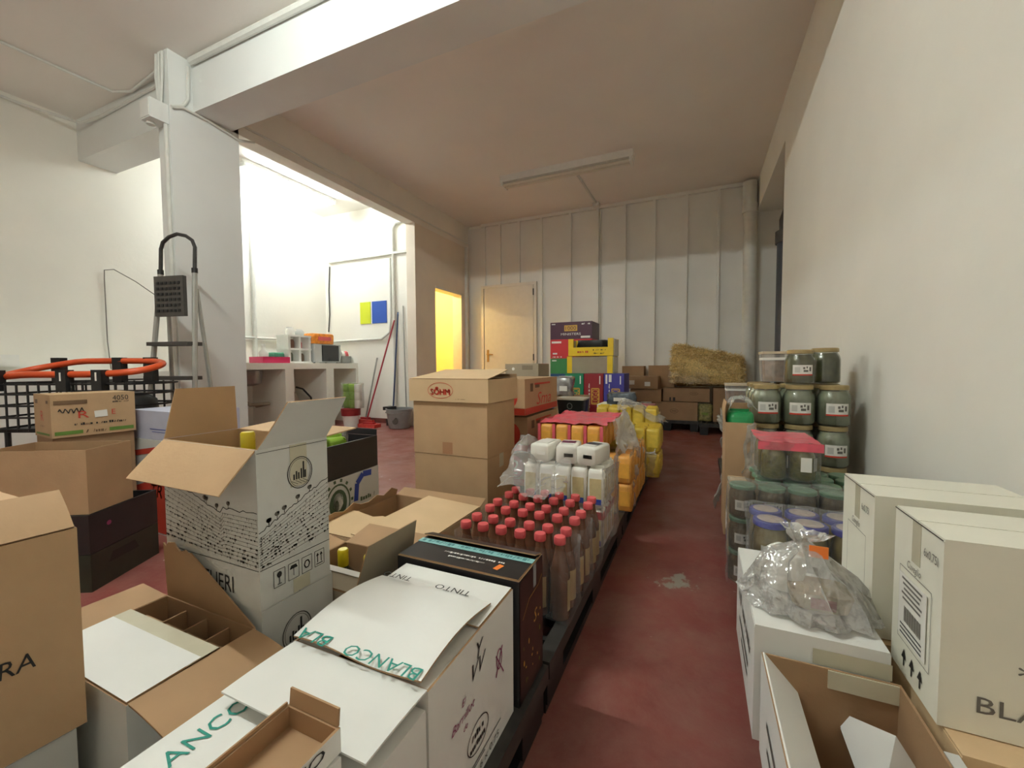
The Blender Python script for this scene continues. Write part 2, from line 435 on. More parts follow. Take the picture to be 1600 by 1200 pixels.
def rounded_rect(w, d, r, n=3):
    pts = []
    for cx, cy, a0 in ((w / 2 - r, d / 2 - r, 0), (-w / 2 + r, d / 2 - r, 90), (-w / 2 + r, -d / 2 + r, 180), (w / 2 - r, -d / 2 + r, 270)):
        for k in range(n):
            a = R(a0 + 90 * k / (n - 1)); pts.append((cx + r * math.cos(a), cy + r * math.sin(a)))
    return pts
def pack_mesh(w, d, h, r=.012, fold=True, amp=.003, seed=0):
    """soft paper or foil packet standing up"""
    lv = [(0, .9), (.04, .99), (.3, 1), (.6, 1.01), (.88, .99), (.97, .93), (1.0, .8)]
    rings = []
    for f, sc in lv:
        rg = []
        for x, y in rounded_rect(w * sc, d * sc, r):
            nz = noise.noise_vector(Vector((x * 30 + seed * 7.1, y * 30, f * 4 + seed))) * amp
            rg.append((x + nz.x, y + nz.y, f * h + nz.z * .5))
        rings.append(rg)
    mb = MB().ring_stack(rings)
    if fold: mb.box(-w * .42, w * .42, -.004, .004, h - .002, h + .012)
    return mb
def curved_patch(mb, r, a0, a1, z0, z1, n=8, mi=0, c=(0, 0)):
    vs = []
    for i in range(n + 1):
        a = R(a0 + (a1 - a0) * i / n)
        vs += [(c[0] + r * math.cos(a), c[1] + r * math.sin(a), z0), (c[0] + r * math.cos(a), c[1] + r * math.sin(a), z1)]
    return mb.add(vs, [(2 * i, 2 * i + 2, 2 * i + 3, 2 * i + 1) for i in range(n)], mi)
def crumple_sheet(name, label, fn, nu, nv, m, amp=.02, freq=14, seed=0, cat='plastic wrap', group=None, parent=None):
    mb = MB()
    def g(s_, t_):
        p = Vector(fn(s_, t_)); q = p * freq + Vector((seed * 3.3, seed * 1.7, seed))
        nv_ = noise.noise_vector(q) * amp + noise.noise_vector(q * 2.7) * (amp * .45)
        return p + nv_
    mb.grid(g, nu, nv)
    o = mb.build(name, m, parent, 60)
    return tag(o, label, cat, group) if parent is None else o
def film_wrap(name, label, x0, x1, y0, y1, z0, z1, m, amp=.006, seed=0, sides='-y+x+y-x', top=True, parent=None, cat='plastic wrap', n=14, r=.02):
    """loose plastic around a stack: walls and a top, wrinkled"""
    mb = MB(); cx, cy = (x0 + x1) / 2, (y0 + y1) / 2; ring = []
    base = [(cx + x, cy + y) for x, y in rounded_rect(x1 - x0, y1 - y0, r, 4)]
    pts = []
    for a, b in zip(base, base[1:] + base[:1]):
        L = math.hypot(b[0] - a[0], b[1] - a[1]); k = max(1, int(L / .03))
        pts += [(a[0] + (b[0] - a[0]) * i / k, a[1] + (b[1] - a[1]) * i / k) for i in range(k)]
    def nz(p):
        q = Vector(p) * 17 + Vector((seed * 3.1, seed, seed * 2.2)); return Vector(p) + (noise.noise_vector(q) + noise.noise_vector(q * 2.6) * .5) * amp
    rings = [[nz((x, y, z0 + (z1 - z0) * k / n)) for x, y in pts] for k in range(n + 1)]
    if top:
        for f in (.97, .8, .55, .25, .05): rings.append([nz((cx + (x - cx) * f, cy + (y - cy) * f, z1 + .002)) for x, y in pts])
    mb.ring_stack(rings, 0, False, top)
    o = mb.build(name, m, parent, 50)
    return tag(o, label, cat) if parent is None else o

# ================================================================== THE ROOM
ZC, YB, XR, XL, YK, XP = 3.45, 6.775, .72, -5.85, 5.27, -3.885
YF = -2.6                                   # wall behind the camera
ZB, YA0, YA1 = 3.042, 2.18, 2.493           # beam across the room
struct('floor', MB().box(XL - .3, 1.5, YF - .3, YB + .3, -.12, 0), floor_m)
struct('ceiling', MB().box(XL - .3, 1.5, YF - .3, YB + .3, ZC, ZC + .15), ceil_m)
struct('wall_left', MB().box(XL - .25, XL, YF - .3, YB + .3, 0, ZC), wall_m)
struct('wall_front', MB().box(XL, 1.4, YF - .25, YF, 0, ZC), wall_m)
YW = 4.72                                   # where the right wall stops and the recess begins
struct('wall_right', MB().box(XR, 1.45, YF, YW, 0, ZC), wall_m)
struct('wall_right_lintel', MB().box(XR, 1.45, YW, YB, 3.02, ZC), wall_m)
struct('wall_recess', MB().box(1.3, 1.45, YW, YB, 0, 3.02), wall_m)
wb = struct('wall_back', MB().box(XL, 1.45, YB, YB + .25, 0, ZC), wall_m)
ribs = [-3.544, -3.237, -2.868, -2.455, -1.95, -1.496, -1.074, -.636, -.185, .24, .618]
DX0, DX1, DZ = -3.56, -2.59, 2.30
for i in range(len(ribs)):
    x0 = ribs[i]; x1 = ribs[i + 1] if i + 1 < len(ribs) else 1.29
    z0 = DZ + .05 if x1 < DX1 + .02 + .2 and x0 < DX1 else 0
    if i == 2:                                # this panel reaches down beside the door only to its frame
        MB().box(x0 + .012, x1 - .012, YB - .012, YB, DZ + .05, ZC - .06).build('panel', panel_m, wb)
        MB().box(DX1 + .06, x1 - .012, YB - .012, YB, 0, DZ + .05).build('panel', panel_m, wb)
    else:
        MB().box(x0 + .012, x1 - .012, YB - .012, YB, z0, ZC - .05).build('panel', panel_m, wb)
    MB().box(x0 - .02, x0 + .02, YB - .055, YB, (DZ + .05) if x0 < DX1 else 0, ZC - .04).build('batten', panel_m, wb)
MB().box(ribs[0] - .06, .6, YB - .06, YB, ZC - .05, ZC).build('top_rail', panel_m, wb)
MB().box(XP + .0, ribs[0] - .02, YB - .02, YB, 0, ZC - .05).build('panel', panel_m, wb)
# closed door in the back wall
d1 = MB().box(DX0 + .01, DX1 - .01, YB - .05, YB - .012, 0.005, DZ)
dd = struct('door_1', d1, door_m)
fr = MB().box(DX0 - .05, DX0, YB - .06, YB, 0, DZ + .05).box(DX1, DX1 + .05, YB - .06, YB, 0, DZ + .05).box(DX0, DX1, YB - .06, YB, DZ, DZ + .05)
fr.build('door_frame', door_m, dd)
hd = MB().box(DX0 + .06, DX0 + .1, YB - .056, YB - .05, .98, 1.2).tube([(DX0 + .08, YB - .05, 1.12), (DX0 + .08, YB - .1, 1.12), (DX0 + .2, YB - .1, 1.11)], .01)
hd.build('door_handle', mat('brass', (176, 140, 80), .35, .05, metal=.6), dd)
for z in (1.0, 2.12): MB().lathe([(.011, 0), (.011, .11)], 8, (DX1 - .005, YB - .062, z)).build('hinge', darkgrey_m, dd)
# kitchen back wall and partition with the lit doorway
struct('wall_kitchen', MB().box(XL, XP - .17, YK, YK + .16, 0, ZC), wall_m)
OY0, OY1, OZ = 5.676, 6.51, 2.206
pw = MB().box(XP - .16, XP, YK - .11, OY0, 0, ZC - .4).box(XP - .16, XP, OY1, YB, 0, ZC - .4).box(XP - .16, XP, OY0, OY1, OZ, ZC - .4)
wp = struct('wall_partition', pw, mat('partition_paint', (226, 214, 198), .75, .05, 2, bump=.08, bscale=22))
MB().box(XP - .17, XP + .012, OY1 - .045, OY1, 0, OZ).box(XP - .17, XP + .012, OY0, OY1, OZ - .04, OZ).build('door_frame', door_m, wp)
MB().box(XP + .0, XP + .05, OY1 + .1, OY1 + .14, 0, ZC - .4).build('corner_trim', conduit_m, wp)
# warm side room seen through the doorway
sr = MB().box(-5.3, -5.2, YK + .16, YB, 0, 2.7).box(-5.3, XP - .16, YK + .16, YB, 2.7, 2.8)
struct('wall_side_room', sr, warm_m)
struct('wall_side_room_back', MB().box(-5.2, XP - .16, YB - .04, YB - .005, 0, 2.7).box(-5.2, XP - .16, YK + .165, YK + .2, 0, 2.7), warm_m)
# beams and column
struct('ceiling_beam', MB().box(XL, XR, YA0, YA1, ZB, ZC), beam_m)
struct('ceiling_beam', MB().box(XP - .17, XP, YA1, YB, ZC - .4, ZC), mat('far_beam_paint', (232, 226, 216), .75, .05, 2))
column = struct('column', MB().box(XP - .16, XP, 2.01, 2.56, 0, ZC), beam_m)
# skirting line of dirt-coloured tiles along the kitchen wall
struct('baseboard_kitchen', MB().box(-5.1, XP - .17, YK - .012, YK, 0, .07), mat('red_skirting', (120, 66, 58), .6, .15))

# conduits, pipes and boxes fixed to the shell -------------------------
def pipe(name, label, pts, r, m=conduit_m, seg=8, cat='pipe', group=None):
    return tag(MB().tube(pts, r, seg).build(name, m, None, 40), label, cat, group)
pipe('conduit', 'thick painted conduit running along the top of the cross beam', [(XP + .05, YA0 - .03, ZC - .03), (-1.2, YA0 - .03, ZC - .03), (.68, YA0 - .03, ZC - .03)], .028)
pipe('conduit', 'thin painted conduit clipped along the beam left of the column', [(XP - .2, YA0 - .015, ZC - .06), (-5.3, YA0 - .015, ZC - .1), (-5.6, YA0 - .06, ZC - .12), (XL + .02, YA0 - .4, ZC - .06), (XL + .02, -.6, ZC - .05)], .014)
a = at(0, 65, z=ZC - .015); b = at(175, 143, z=ZC - .015)
pipe('conduit', 'thin conduit crossing the foreground ceiling toward the column', [a, b, at(205, 143, z=ZC - .015), (XP - .1, YA0 - .1, ZC - .02), (XP - .06, 1.99, ZC - .03)], .012)
for k, dx in enumerate((-.13, -.09, -.045)):
    pipe('conduit', 'thin conduit dropping down the column top to the junction box', [(XP + dx, 1.998, ZC - .02), (XP + dx, 1.99, 3.25), (XP - .07 + dx * .2, 1.99, 3.0)], .011, group='conduits above the junction box')
pipe('conduit', 'looped conduit on the side of the column below the beam end', [(XP + .012, 2.15, ZC - .06), (XP + .012, 2.14, 3.12), (XP + .012, 2.1, 3.05), (XP + .012, 2.02, 3.0)], .013)
pipe('conduit', 'conduit hugging the column side under the cross beam', [(XP + .012, 2.03, 3.0), (XP + .012, 2.1, 3.035), (XP + .012, 2.3, 3.03), (XP + .012, 2.56, 2.99), (XP + .012, 2.7, 3.04)], .012)
pipe('conduit', 'straight painted conduit running down the column corner', [(XP - .03, 1.995, 2.9), (XP - .03, 1.995, 0.02)], .016)
jb = thing('junction_box', 'white square junction box on the column front', 'junction box', (XP - .075, 1.93, 2.86))
MB().box(-.065, .065, -.05, .078, 0, .15).build('body', beam_m, jb)
MB().lathe([(.03, -.02), (.03, 0)], 12, (-.03, .0, 0)).build('gland', conduit_m, jb)
MB().box(-.058, .058, -.055, -.05, .01, .14).build('cover', white_m, jb)
pipe('conduit', 'long thin conduit along the side of the far beam', [(XP + .012, YA1 + .02, 3.14), (XP + .012, 4.5, 3.14), (XP + .012, YB - .08, 3.14)], .011)
# big white drain pipe in the corner and the dark one in the recess
dp = thing('drain_pipe', 'white painted drain pipe in the far right corner', 'pipe', (.62, 6.62, 0))
MB().tube([(.01, 0, .0), (.01, 0, 2.2), (.01, 0, 2.7), (-.0, 0, 3.0), (-.01, 0, 3.4)], .085, 14).build('pipe', conduit_m, dp, 40)
MB().lathe([(.098, 0), (.098, .12)], 14, (0, 0, 2.98)).build('collar', conduit_m, dp, 40)
dk = thing('drain_pipe', 'dark grey drain pipe inside the wall recess', 'pipe', (.98, 5.9, 0))
MB().lathe([(.14, 0), (.14, 2.35)], 16).build('pipe', mat('dark_pipe', (70, 74, 84), .4, .1), dk, 40)
MB().lathe([(.16, 0), (.16, .14)], 16, (0, 0, 2.35)).build('collar', darkgrey_m, dk, 40)
MB().tube([(0, 0, 2.48), (.0, .03, 2.62), (.04, .08, 2.74), (.1, .14, 2.84)], .12, 12).build('elbow', darkgrey_m, dk, 40)
MB().box(-.05, .03, -.146, -.139, 1.42, 1.48).build('sticker', label_m, dk)
# lamps ---------------------------------------------------------------
def batten_lamp(label, p0, p1, tubes, tube_mat, r=.014, drop=.055, hw=.035, hh=.045):
    p0, p1 = Vector(p0), Vector(p1); L = (p1 - p0).length; rz = math.atan2(p1.y - p0.y, p1.x - p0.x)
    t = thing('fluorescent_lamp', label, 'lamp', (p0 + p1) / 2, rz)
    MB().box(-L / 2, L / 2, -hw, hw, -hh, 0).build('housing', white_m, t)
    for sgn in (-1, 1): MB().box(sgn * (L / 2 - .03) - .014, sgn * (L / 2 - .03) + .014, -max(.05, hw + .01), max(.05, hw + .01), -drop - .034, -hh).build('lamp_holder', white_m, t)
    for y in tubes:
        mb = MB(); T = Matrix.Translation((0, y, -drop - .012)) @ Matrix.Rotation(R(90), 4, 'Y')
        mb.lathe([(r, -L / 2 + .044), (r, L / 2 - .044)], 12, T=T); mb.build('tube', tube_mat, t, 40)
    return t
batten_lamp('unlit twin tube lamp on the far bay ceiling', (-2.46, 5.21, ZC), (-.73, 5.21, ZC), (-.035, .035), tube_off_m, .02, .105, .075, .085)
batten_lamp('lit fluorescent lamp on the kitchen ceiling', (-5.1, 3.37, ZC), (-5.1, 4.79, ZC), (0,), lamp_kitchen_m, .018)
batten_lamp('lit fluorescent lamp on the foreground bay ceiling', (-2.5, .42, ZC - .14), (-1.0, .42, ZC - .14), (0,), lamp_front_m, .016)
pipe('conduit', 'flat conduit from the unlit lamp to the panelled wall', [(-1.5, 5.27, ZC - .01), (-1.49, 6.6, ZC - .01), (-1.49, 6.74, ZC - .012)], .018)
pipe('conduit', 'painted conduit down a batten beside the tall panel', [(-1.46, YB - .028, ZC - .07), (-1.46, YB - .028, .05)], .015)
sj = thing('junction_box', 'small junction box at the ceiling edge by the panels', 'junction box', (-1.49, 6.6, ZC - .05))
MB().box(-.05, .05, -.05, .05, 0, .045).build('body', conduit_m, sj); MB().box(-.042, .042, -.042, .042, -.006, 0).build('cover', conduit_m, sj)
bl = thing('ceiling_bulb', 'warm bulb hanging in the yellow side room', 'lamp', (-4.75, 5.62, 2.35))
MB().lathe([(.02, 0), (.045, .03), (.05, .07), (.03, .11), (.02, .13)], 14).build('bulb', bulb_m, bl, 60)
MB().lathe([(.022, .13), (.022, .18)], 10).tube([(0, 0, .18), (0, 0, .35)], .006).build('socket', black_p, bl)

# ================================================================== LEFT WALL SIDE
fz = thing('chest_freezer', 'long white chest freezer against the left wall', 'freezer', (-5.47, 1.75, 0))
MB().box(-.36, .36, -1.15, .85, .08, .79).build('body', white_m, fz)
MB().box(-.37, .37, -1.16, .86, .805, .875).build('lid', white_m, fz)
MB().box(-.35, .355, -1.14, .84, .0, .08).build('plinth', darkgrey_m, fz)
MB().box(-.35, .35, -1.14, .84, .79, .805).build('seal', darkgrey_m, fz)
MB().box(.362, .372, -.2, .1, .84, .865).build('handle', darkgrey_m, fz)
bx = thing('wall_socket_box', 'small white cable box on the left wall above the freezer', 'socket', (XL + .05, 1.55, .93))
MB().box(-.05, .03, -.12, .12, 0, .11).build('body', white_m, bx); MB().box(.03, .036, -.1, .1, .01, .1).build('cover', white_m, bx)
p1 = at(163, 422, x=XL + .02); p2 = at(178, 421, x=XL + .05)
pipe('cable', 'thin cable looping out from the left wall', [(XL + .01, p1.y + .02, .9), (XL + .012, p1.y, 1.2), (XL + .012, p1.y, p1.z - .1), p1, p2, at(212, 440, x=XL + .12), at(244, 462, x=XL + .25), (XP - .17, 2.5, 1.45)], .005, mat('grey_cable', (120, 116, 108), .5, .05))

# step ladder ----------------------------------------------------------
ld = thing('step_ladder', 'folding aluminium step ladder with black top tread by the column', 'ladder', (-3.54, 1.84, 0), R(14))
def seg(a, b, r=.014, m=alu_m, name='rail'): return MB().tube([a, b], r, 8).build(name, m, ld, 40)
for sx in (-1, 1):
    MB().tube([(sx * .23, -.14, .0), (sx * .15, .0, 1.62)], .017, 8).build('front_rail', alu_m, ld, 40)
    MB().tube([(sx * .22, .12, .0), (sx * .13, .03, 1.5)], .014, 8).build('rear_leg', alu_m, ld, 40)
    MB().lathe([(.02, 0), (.02, .035)], 10, (sx * .15, .0, 1.61)).build('grip_collar', black_p, ld)
    MB().lathe([(.024, 0), (.022, .05)], 10, (sx * .23, -.14, -.0)).build('rubber_foot', black_p, ld)
hp = [(-.15, .0, 1.62)] + [(-.15 * math.cos(t), .01, 1.8 + .1 * math.sin(t)) for t in [R(a) for a in (0, 30, 60)]] + [(0, .01, 1.905)] + [(.15 * math.cos(t), .01, 1.8 + .1 * math.sin(t)) for t in [R(a) for a in (60, 30, 0)]] + [(.15, .0, 1.62)]
MB().tube(hp, .013, 8).build('hand_rail', greyblk_p, ld, 40)
for z, k in ((.3, .32), (.56, .28), (.84, .25), (1.09, .22)):
    y = -.14 + .14 * z / 1.62; hw = .23 - .08 * z / 1.62
    MB().box(-hw, hw, y - .06, y + .06, z - .015, z + .012).build('tread', darkgrey_m, ld)
tp = MB().box(-.125, .125, -.075, -.045, 1.29, 1.58).build('top_platform', darkgrey_m, ld)
for i in range(6):
    for j in range(6):
        MB().box(-.1 + j * .036, -.08 + j * .036, -.081, -.075, 1.32 + i * .04, 1.338 + i * .04).build('anti_slip_stud', black_p, tp)
for z in (.25, .7): MB().box(-.22 + z * .06, .22 - z * .06, .11 - z * .05, .12 - z * .05, z, z + .02).build('cross_brace', alu_m, ld)

# orange-railed trolley ------------------------------------------------
tr = thing('trolley', 'black wire trolley with an orange tubular rim', 'trolley', (-3.55, 1.31, 0), R(24))
loop = []
for i in range(40):
    t = 2 * math.pi * i / 40; x = .44 * math.copysign(abs(math.cos(t)) ** .55, math.cos(t)); y = .17 * math.copysign(abs(math.sin(t)) ** .8, math.sin(t))
    z = .92 + .042 * y / .17 - .035 * max(0, (-x - .2) / .27)
    loop.append((x, y, z))
MB().tube(loop, .02, 10, closed=True).build('rim_tube', orange_t, tr, 60)
for x in (-.36, .05, .26):
    c = MB().box(x - .03, x + .03, -.2, -.15, .78, .905).build('clip', black_p, tr)
    MB().box(x - .004, x + .004, -.203, -.2, .84, .89).build('slot', whiteink_m, c)
for x in (-.36, .05, .26): MB().box(x - .03, x + .03, .15, .2, .82, .985).build('clip', black_p, tr)
wm = MB()
for z in (.55, .62, .69, .76, .82): wm.tube([(-.4, -.17, z), (.44, -.17, z), (.5, 0, z), (.44, .17, z), (-.4, .17, z)], .007, 6, closed=True)
wm.build('basket_hoop', black_p, tr, 60)
for i in range(13):
    x = -.38 + i * .066
    for y in (-.17, .17): MB().tube([(x, y, .54), (x, y, .83)], .006, 6).build('basket_wire', black_p, tr)
MB().box(-.4, .44, -.165, .165, .53, .545).build('basket_floor', black_p, tr)
for x in (-.34, .38):
    for y in (-.15, .15):
        lg = MB().tube([(x, y, .54), (x, y, .1)], .014, 8).build('leg', black_p, tr)
        MB().lathe([(.05, -.015), (.05, .015)], 12, T=Matrix.Translation((x, y, .05)) @ Matrix.Rotation(R(90), 4, 'X')).build('wheel', greyblk_p, lg)
hb = tag(MB().lathe([(.05, 0), (.14, .02), (.16, .09), (.15, .17), (.09, .21), (.02, .22)], 18).build('rolled_cable_bundle', black_p, None, 50, loc=(-3.32, 1.41, .546)), 'round black bundle lying in the wire trolley', 'cable bundle')
MB().lathe([(.152, 0), (.166, .02), (.152, .04)], 18, (0, 0, .06)).build('strap', greyblk_p, hb, 50)

# ================================================================== KITCHEN CORNER
XC = -5.155; CT = .965
kc = thing('kitchen_counter', 'white masonry counter with open bays in the kitchen corner', 'counter', (0, 0, 0))
MB().box(XL + .002, XC, 3.05, YK - .002, CT - .085, CT).build('worktop', wall_m, kc)
for y0, y1 in ((3.05, 3.17), (3.93, 4.06), (4.62, 4.76), (YK - .05, YK - .002)):
    MB().box(XL + .002, XC, y0, y1, 0, CT - .085).build('support_wall', wall_m, kc)
sk = thing('sink_basin', 'stained steel sink basin hanging under the counter', 'sink', (-5.45, 3.55, CT - .3))
MB().lathe([(.12, 0), (.2, .03), (.22, .2)], 18).build('bowl', steel_m, sk, 50)
MB().tube([(0, 0, .01), (0, 0, -.2), (.1, 0, -.25), (.12, .25, -.25), (-.2, .3, -.3)], .025).build('waste_pipe', grey_card_m, sk, 50)
pipe('gas_hose', 'black rubber hose curving inside the counter bay', [(-5.6, 4.45, .6), (-5.4, 4.4, .58), (-5.32, 4.47, .45), (-5.32, 4.5, .3), (-5.4, 4.45, .05)], .014, black_p, cat='hose')
ga = thing('gas_bottle', 'pale gas bottle standing in the counter bay', 'gas bottle', (-5.62, 4.33, 0))
MB().lathe([(.12, 0), (.14, .04), (.14, .42), (.1, .52), (.05, .56)], 18).build('cylinder', mat('gas_bottle_paint', (188, 178, 160), .5, .12), ga, 50)
MB().lathe([(.03, .56), (.03, .62)], 10).build('valve', steel_m, ga)
mw = thing('microwave', 'silver microwave oven with black door on the kitchen counter', 'microwave', (-5.42, 4.75, CT))
MB().box(-.17, .16, -.255, .255, 0.012, .29).build('body', mat('silver_plastic', (178, 180, 180), .35, .03, metal=.3), mw)
MB().box(.16, .178, -.11, .2, .03, .275).build('door_glass', glass_dark, mw)
MB().box(.16, .172, -.25, -.125, .02, .285).build('control_panel', mat('silver_panel', (190, 190, 188), .3, .03), mw)
MB().tube([(.18, .215, .05), (.2, .225, .15), (.18, .215, .26)], .011).build('handle', mat('silver_panel', (190, 190, 188)), mw, 50)
for x in (-.13, .12):
    for y in (-.22, .22): MB().lathe([(.015, 0), (.015, .012)], 8, (x, y, 0)).build('foot', black_p, mw)
ob = pack_mesh(.24, .4, .16, .04, False, .015, 3).build('crisp_bag', mat('orange_foil', (226, 138, 44), .35, .3, 30), None, 60, loc=(-5.43, 4.74, CT + .298))
tag(ob, 'orange printed bag lying on top of the microwave', 'bag')
MB().box(.122, .13, -.12, .12, .05, .11).build('printed_patch', capred_m, ob)
rk = thing('dish_rack', 'white plastic kitchen rack beside the microwave', 'rack', (-5.42, 4.29, CT))
for y in (-.17, 0, .17): MB().box(-.12, .12, y - .018, y + .018, 0, .40).build('post', white_m, rk)
for z in (.0, .19, .38): MB().box(-.13, .13, -.19, .19, z, z + .025).build('shelf', white_m, rk)
for k, (y, z, m, r, h) in enumerate(((-.09, .025, mat('glass_green', (120, 128, 110), .2, .1), .04, .13), (.09, .025, mat('coffee_brown', (120, 100, 80), .3, .2), .045, .12), (-.07, .215, mat('ketchup_brown', (132, 96, 80), .4, .2), .045, .13), (.05, .215, mat('cup_red', (210, 40, 64), .4, .05), .05, .11), (-.08, .405, mat('dish_white', (230, 228, 220), .3, .02), .06, .1), (.08, .405, mat('dish_grey', (190, 192, 188), .3, .05), .06, .08))):
    j = thing(['glass_jar', 'glass_jar', 'sauce_bottle', 'plastic_cup', 'kitchen_bowl', 'kitchen_bowl'][k], ['green glass jar on the low rack shelf', 'brown jar on the low rack shelf', 'brown bottle on the middle rack shelf', 'red cup on the middle rack shelf', 'white bowl on top of the rack', 'grey bowl on top of the rack'][k], ['jar', 'jar', 'bottle', 'cup', 'bowl', 'bowl'][k], (-5.4, 4.29 + y, CT + z))
    MB().lathe([(r * .8, 0), (r, .02), (r, h * .75), (r * .7, h)], 14).build('body', m, j, 50)
    MB().lathe([(r * .72, h), (r * .72, h + .015)], 14).build('lid', white_m, j)
tb = thing('storage_tray', 'magenta plastic tray on the kitchen counter', 'tray', (-5.4, 3.89, CT))
MB().box(-.13, .13, -.19, .19, 0, .012).box(-.14, -.128, -.2, .2, 0, .085).box(.128, .14, -.2, .2, 0, .085).build('shell', mat('magenta_plastic', (190, 36, 84), .4, .05), tb)
for y in (-.2, .188): MB().box(-.128, .128, y, y + .012, 0, .085).build('end_wall', mat('magenta_plastic', (190, 36, 84)), tb)
o = pack_mesh(.14, .2, .13, .03, False, .02, 5).build('cleaning_cloth', mat('green_cloth', (90, 168, 136), .7, .1), None, 60, loc=(-5.4, 3.97, CT + .013)); tag(o, 'green cloth heaped in the magenta tray', 'cloth')
o = MB().lathe([(.05, 0), (.06, .03), (.06, .13), (.03, .17), (.025, .22)], 14).build('soap_bottle', label_m, None, 50, loc=(-5.4, 3.8, CT + .013)); tag(o, 'white soap bottle standing in the magenta tray', 'bottle')
MB().lathe([(.028, .22), (.028, .25)], 10).build('cap', white_m, o)
pt = thing('cooking_pot', 'steel pot with coloured wrappers at the counter end', 'pot', (-5.35, 5.138, CT))
MB().lathe([(.1, 0), (.12, .02), (.125, .11), (.13, .115)], 18).build('bowl', steel_m, pt, 50)
for k, (x, y, m) in enumerate(((-.03, -.05, yellowpack_m), (.04, .02, capred_m), (-.02, .06, mat('wrapper_green', (120, 150, 50), .5, .1)), (.05, -.06, flourw_m))):
    MB().lathe([(.03, .09), (.05, .13), (.035, .18), (.01, .2)], 10, (x, y, 0)).build('wrapper', m, pt, 50)
o = pack_mesh(.2, .24, .26, .05, False, .03, 8).build('carrier_bag', mat('thin_white_bag', (214, 216, 216), .4, .05), None, 60, loc=(-5.63, 5.09, CT)); tag(o, 'crumpled white carrier bag on the counter by the wall', 'bag')
tw = MB(); tw.tube([(XL + .03, 3.1, 1.33), (XL + .03, YK - .03, 1.33), (-4.62, YK - .03, 1.35), (-4.45, YK - .035, 1.45), (-4.42, YK - .035, 1.7), (-4.42, YK - .035, 2.6)], .02)
tag(tw.build('water_pipe', conduit_m, None, 50), 'painted water pipe running round the kitchen walls above the counter', 'pipe')
pipe('conduit', 'painted conduit standing up the left kitchen wall', [(XL + .02, 3.98, .98), (XL + .02, 3.98, ZC - .05)], .03)
pipe('drain_pipe', 'pair of thin pipes climbing the kitchen back wall', [(-4.36, YK - .03, .05), (-4.36, YK - .03, 3.05), (-4.3, YK - .03, 3.12), (-4.0, YK - .03, 3.15)], .022)
tag(MB().box(-5.72, -3.98, YK - .05, YK - .01, 2.655, 2.69).build('wall_rail', conduit_m), 'thin grey rail fixed across the kitchen back wall', 'rail')
pipe('cable', 'thin white cable hanging in the kitchen corner', [(-5.72, YK - .02, 2.6), (-5.75, YK - .02, 2.2), (-5.74, YK - .025, 1.8), (-5.78, YK - .02, 1.5)], .01, greyblk_p)
po = thing('wall_poster', 'yellow and blue two-panel sign on the kitchen wall', 'sign', (-4.8, YK, 1.78))
MB().box(-.275, -.06, -.012, 0, -.175, .175).build('panel', mat('lime_yellow', (204, 216, 40), .5, .02), po)
MB().box(-.025, .27, -.012, 0, -.175, .175).build('panel', mat('sign_blue', (40, 84, 178), .5, .02), po)
# brooms, bucket, paper rolls
def broom(label, foot, top, hm, bm, w=.28):
    foot, top = Vector(foot), Vector(top)
    b = thing('broom', label, 'broom', foot)
    d = top - foot
    MB().tube([Vector((0, 0, .05)), d], .012).build('handle', hm, b, 40)
    MB().box(-w / 2, w / 2, -.03, .03, .05, .1).build('head', bm, b)
    MB().box(-w / 2 + .01, w / 2 - .01, -.035, .035, 0, .05).build('bristles', bm, b)
broom('broom with a red handle leaning on the kitchen wall', (-4.62, 4.86, 0), (-4.35, 5.23, 1.63), mat('red_handle', (170, 44, 56), .4, .05), mat('red_bristle', (196, 60, 54), .6, .2))
broom('broom with a dark blue handle leaning on the kitchen wall', (-4.28, 5.06, 0), (-4.27, 5.22, 1.75), mat('navy_handle', (50, 66, 104), .4, .05), greyblk_p, .2)
broom('scraper with a grey handle leaning on the wall by the counter end', (-4.86, 5.1, 0), (-4.72, 5.24, 1.05), alu_m, red_m, .16)
pipe('wooden_stick', 'thin grey stick leaning beside the brooms', [(-4.13, 5.215, 0.01), (-4.2, 5.255, 1.85)], .009, alu_m, cat='stick')
bk = thing('bucket', 'grey plastic mop bucket on the kitchen floor', 'bucket', (-4.04, 4.93, 0))
MB().lathe([(.145, 0), (.155, .01), (.19, .27), (.2, .275), (.2, .29), (.18, .29), (.15, .03)], 22, cap1=True).build('body', mat('grey_bucket_plastic', (140, 142, 142), .45, .06), bk, 50)
MB().tube([(.19, 0, .27), (.14, -.14, .235), (0, -.2, .22), (-.14, -.14, .235), (-.19, 0, .27)], .006).build('handle', steel_m, bk, 50)
MB().lathe([(.05, 0), (.05, .004)], 14, T=Matrix.Translation((.06, -.166, .12)) @ Matrix.Rotation(R(82), 4, 'X')).build('emblem', darkgrey_m, bk)
MB().box(-.24, -.12, -.08, .08, .26, .31).build('wringer', black_p, bk)
mp = thing('floor_mop', 'flat red mop head lying on the kitchen floor', 'mop', (-4.5, 4.8, 0))
MB().box(-.16, .16, -.07, .07, .0, .05).build('pad', mat('red_mop', (206, 70, 62), .8, .25, 40), mp); MB().box(-.1, .1, -.03, .03, .05, .075).build('plate', red_m, mp)
wbn = thing('waste_bin', 'white waste bin with a red liner by the counter', 'bin', (-4.76, 4.7, 0))
MB().lathe([(.1, 0), (.13, .27), (.12, .27)], 18).build('body', white_m, wbn, 50); MB().lathe([(.137, .18), (.14, .28), (.12, .285)], 18).build('liner', mat('dark_red_bag', (140, 30, 34), .5, .2), wbn, 50)
tpk = thing('toilet_roll_pack', 'green and white pack of toilet rolls on the waste bin', 'toilet paper', (-4.74, 4.72, .29))
k = 0
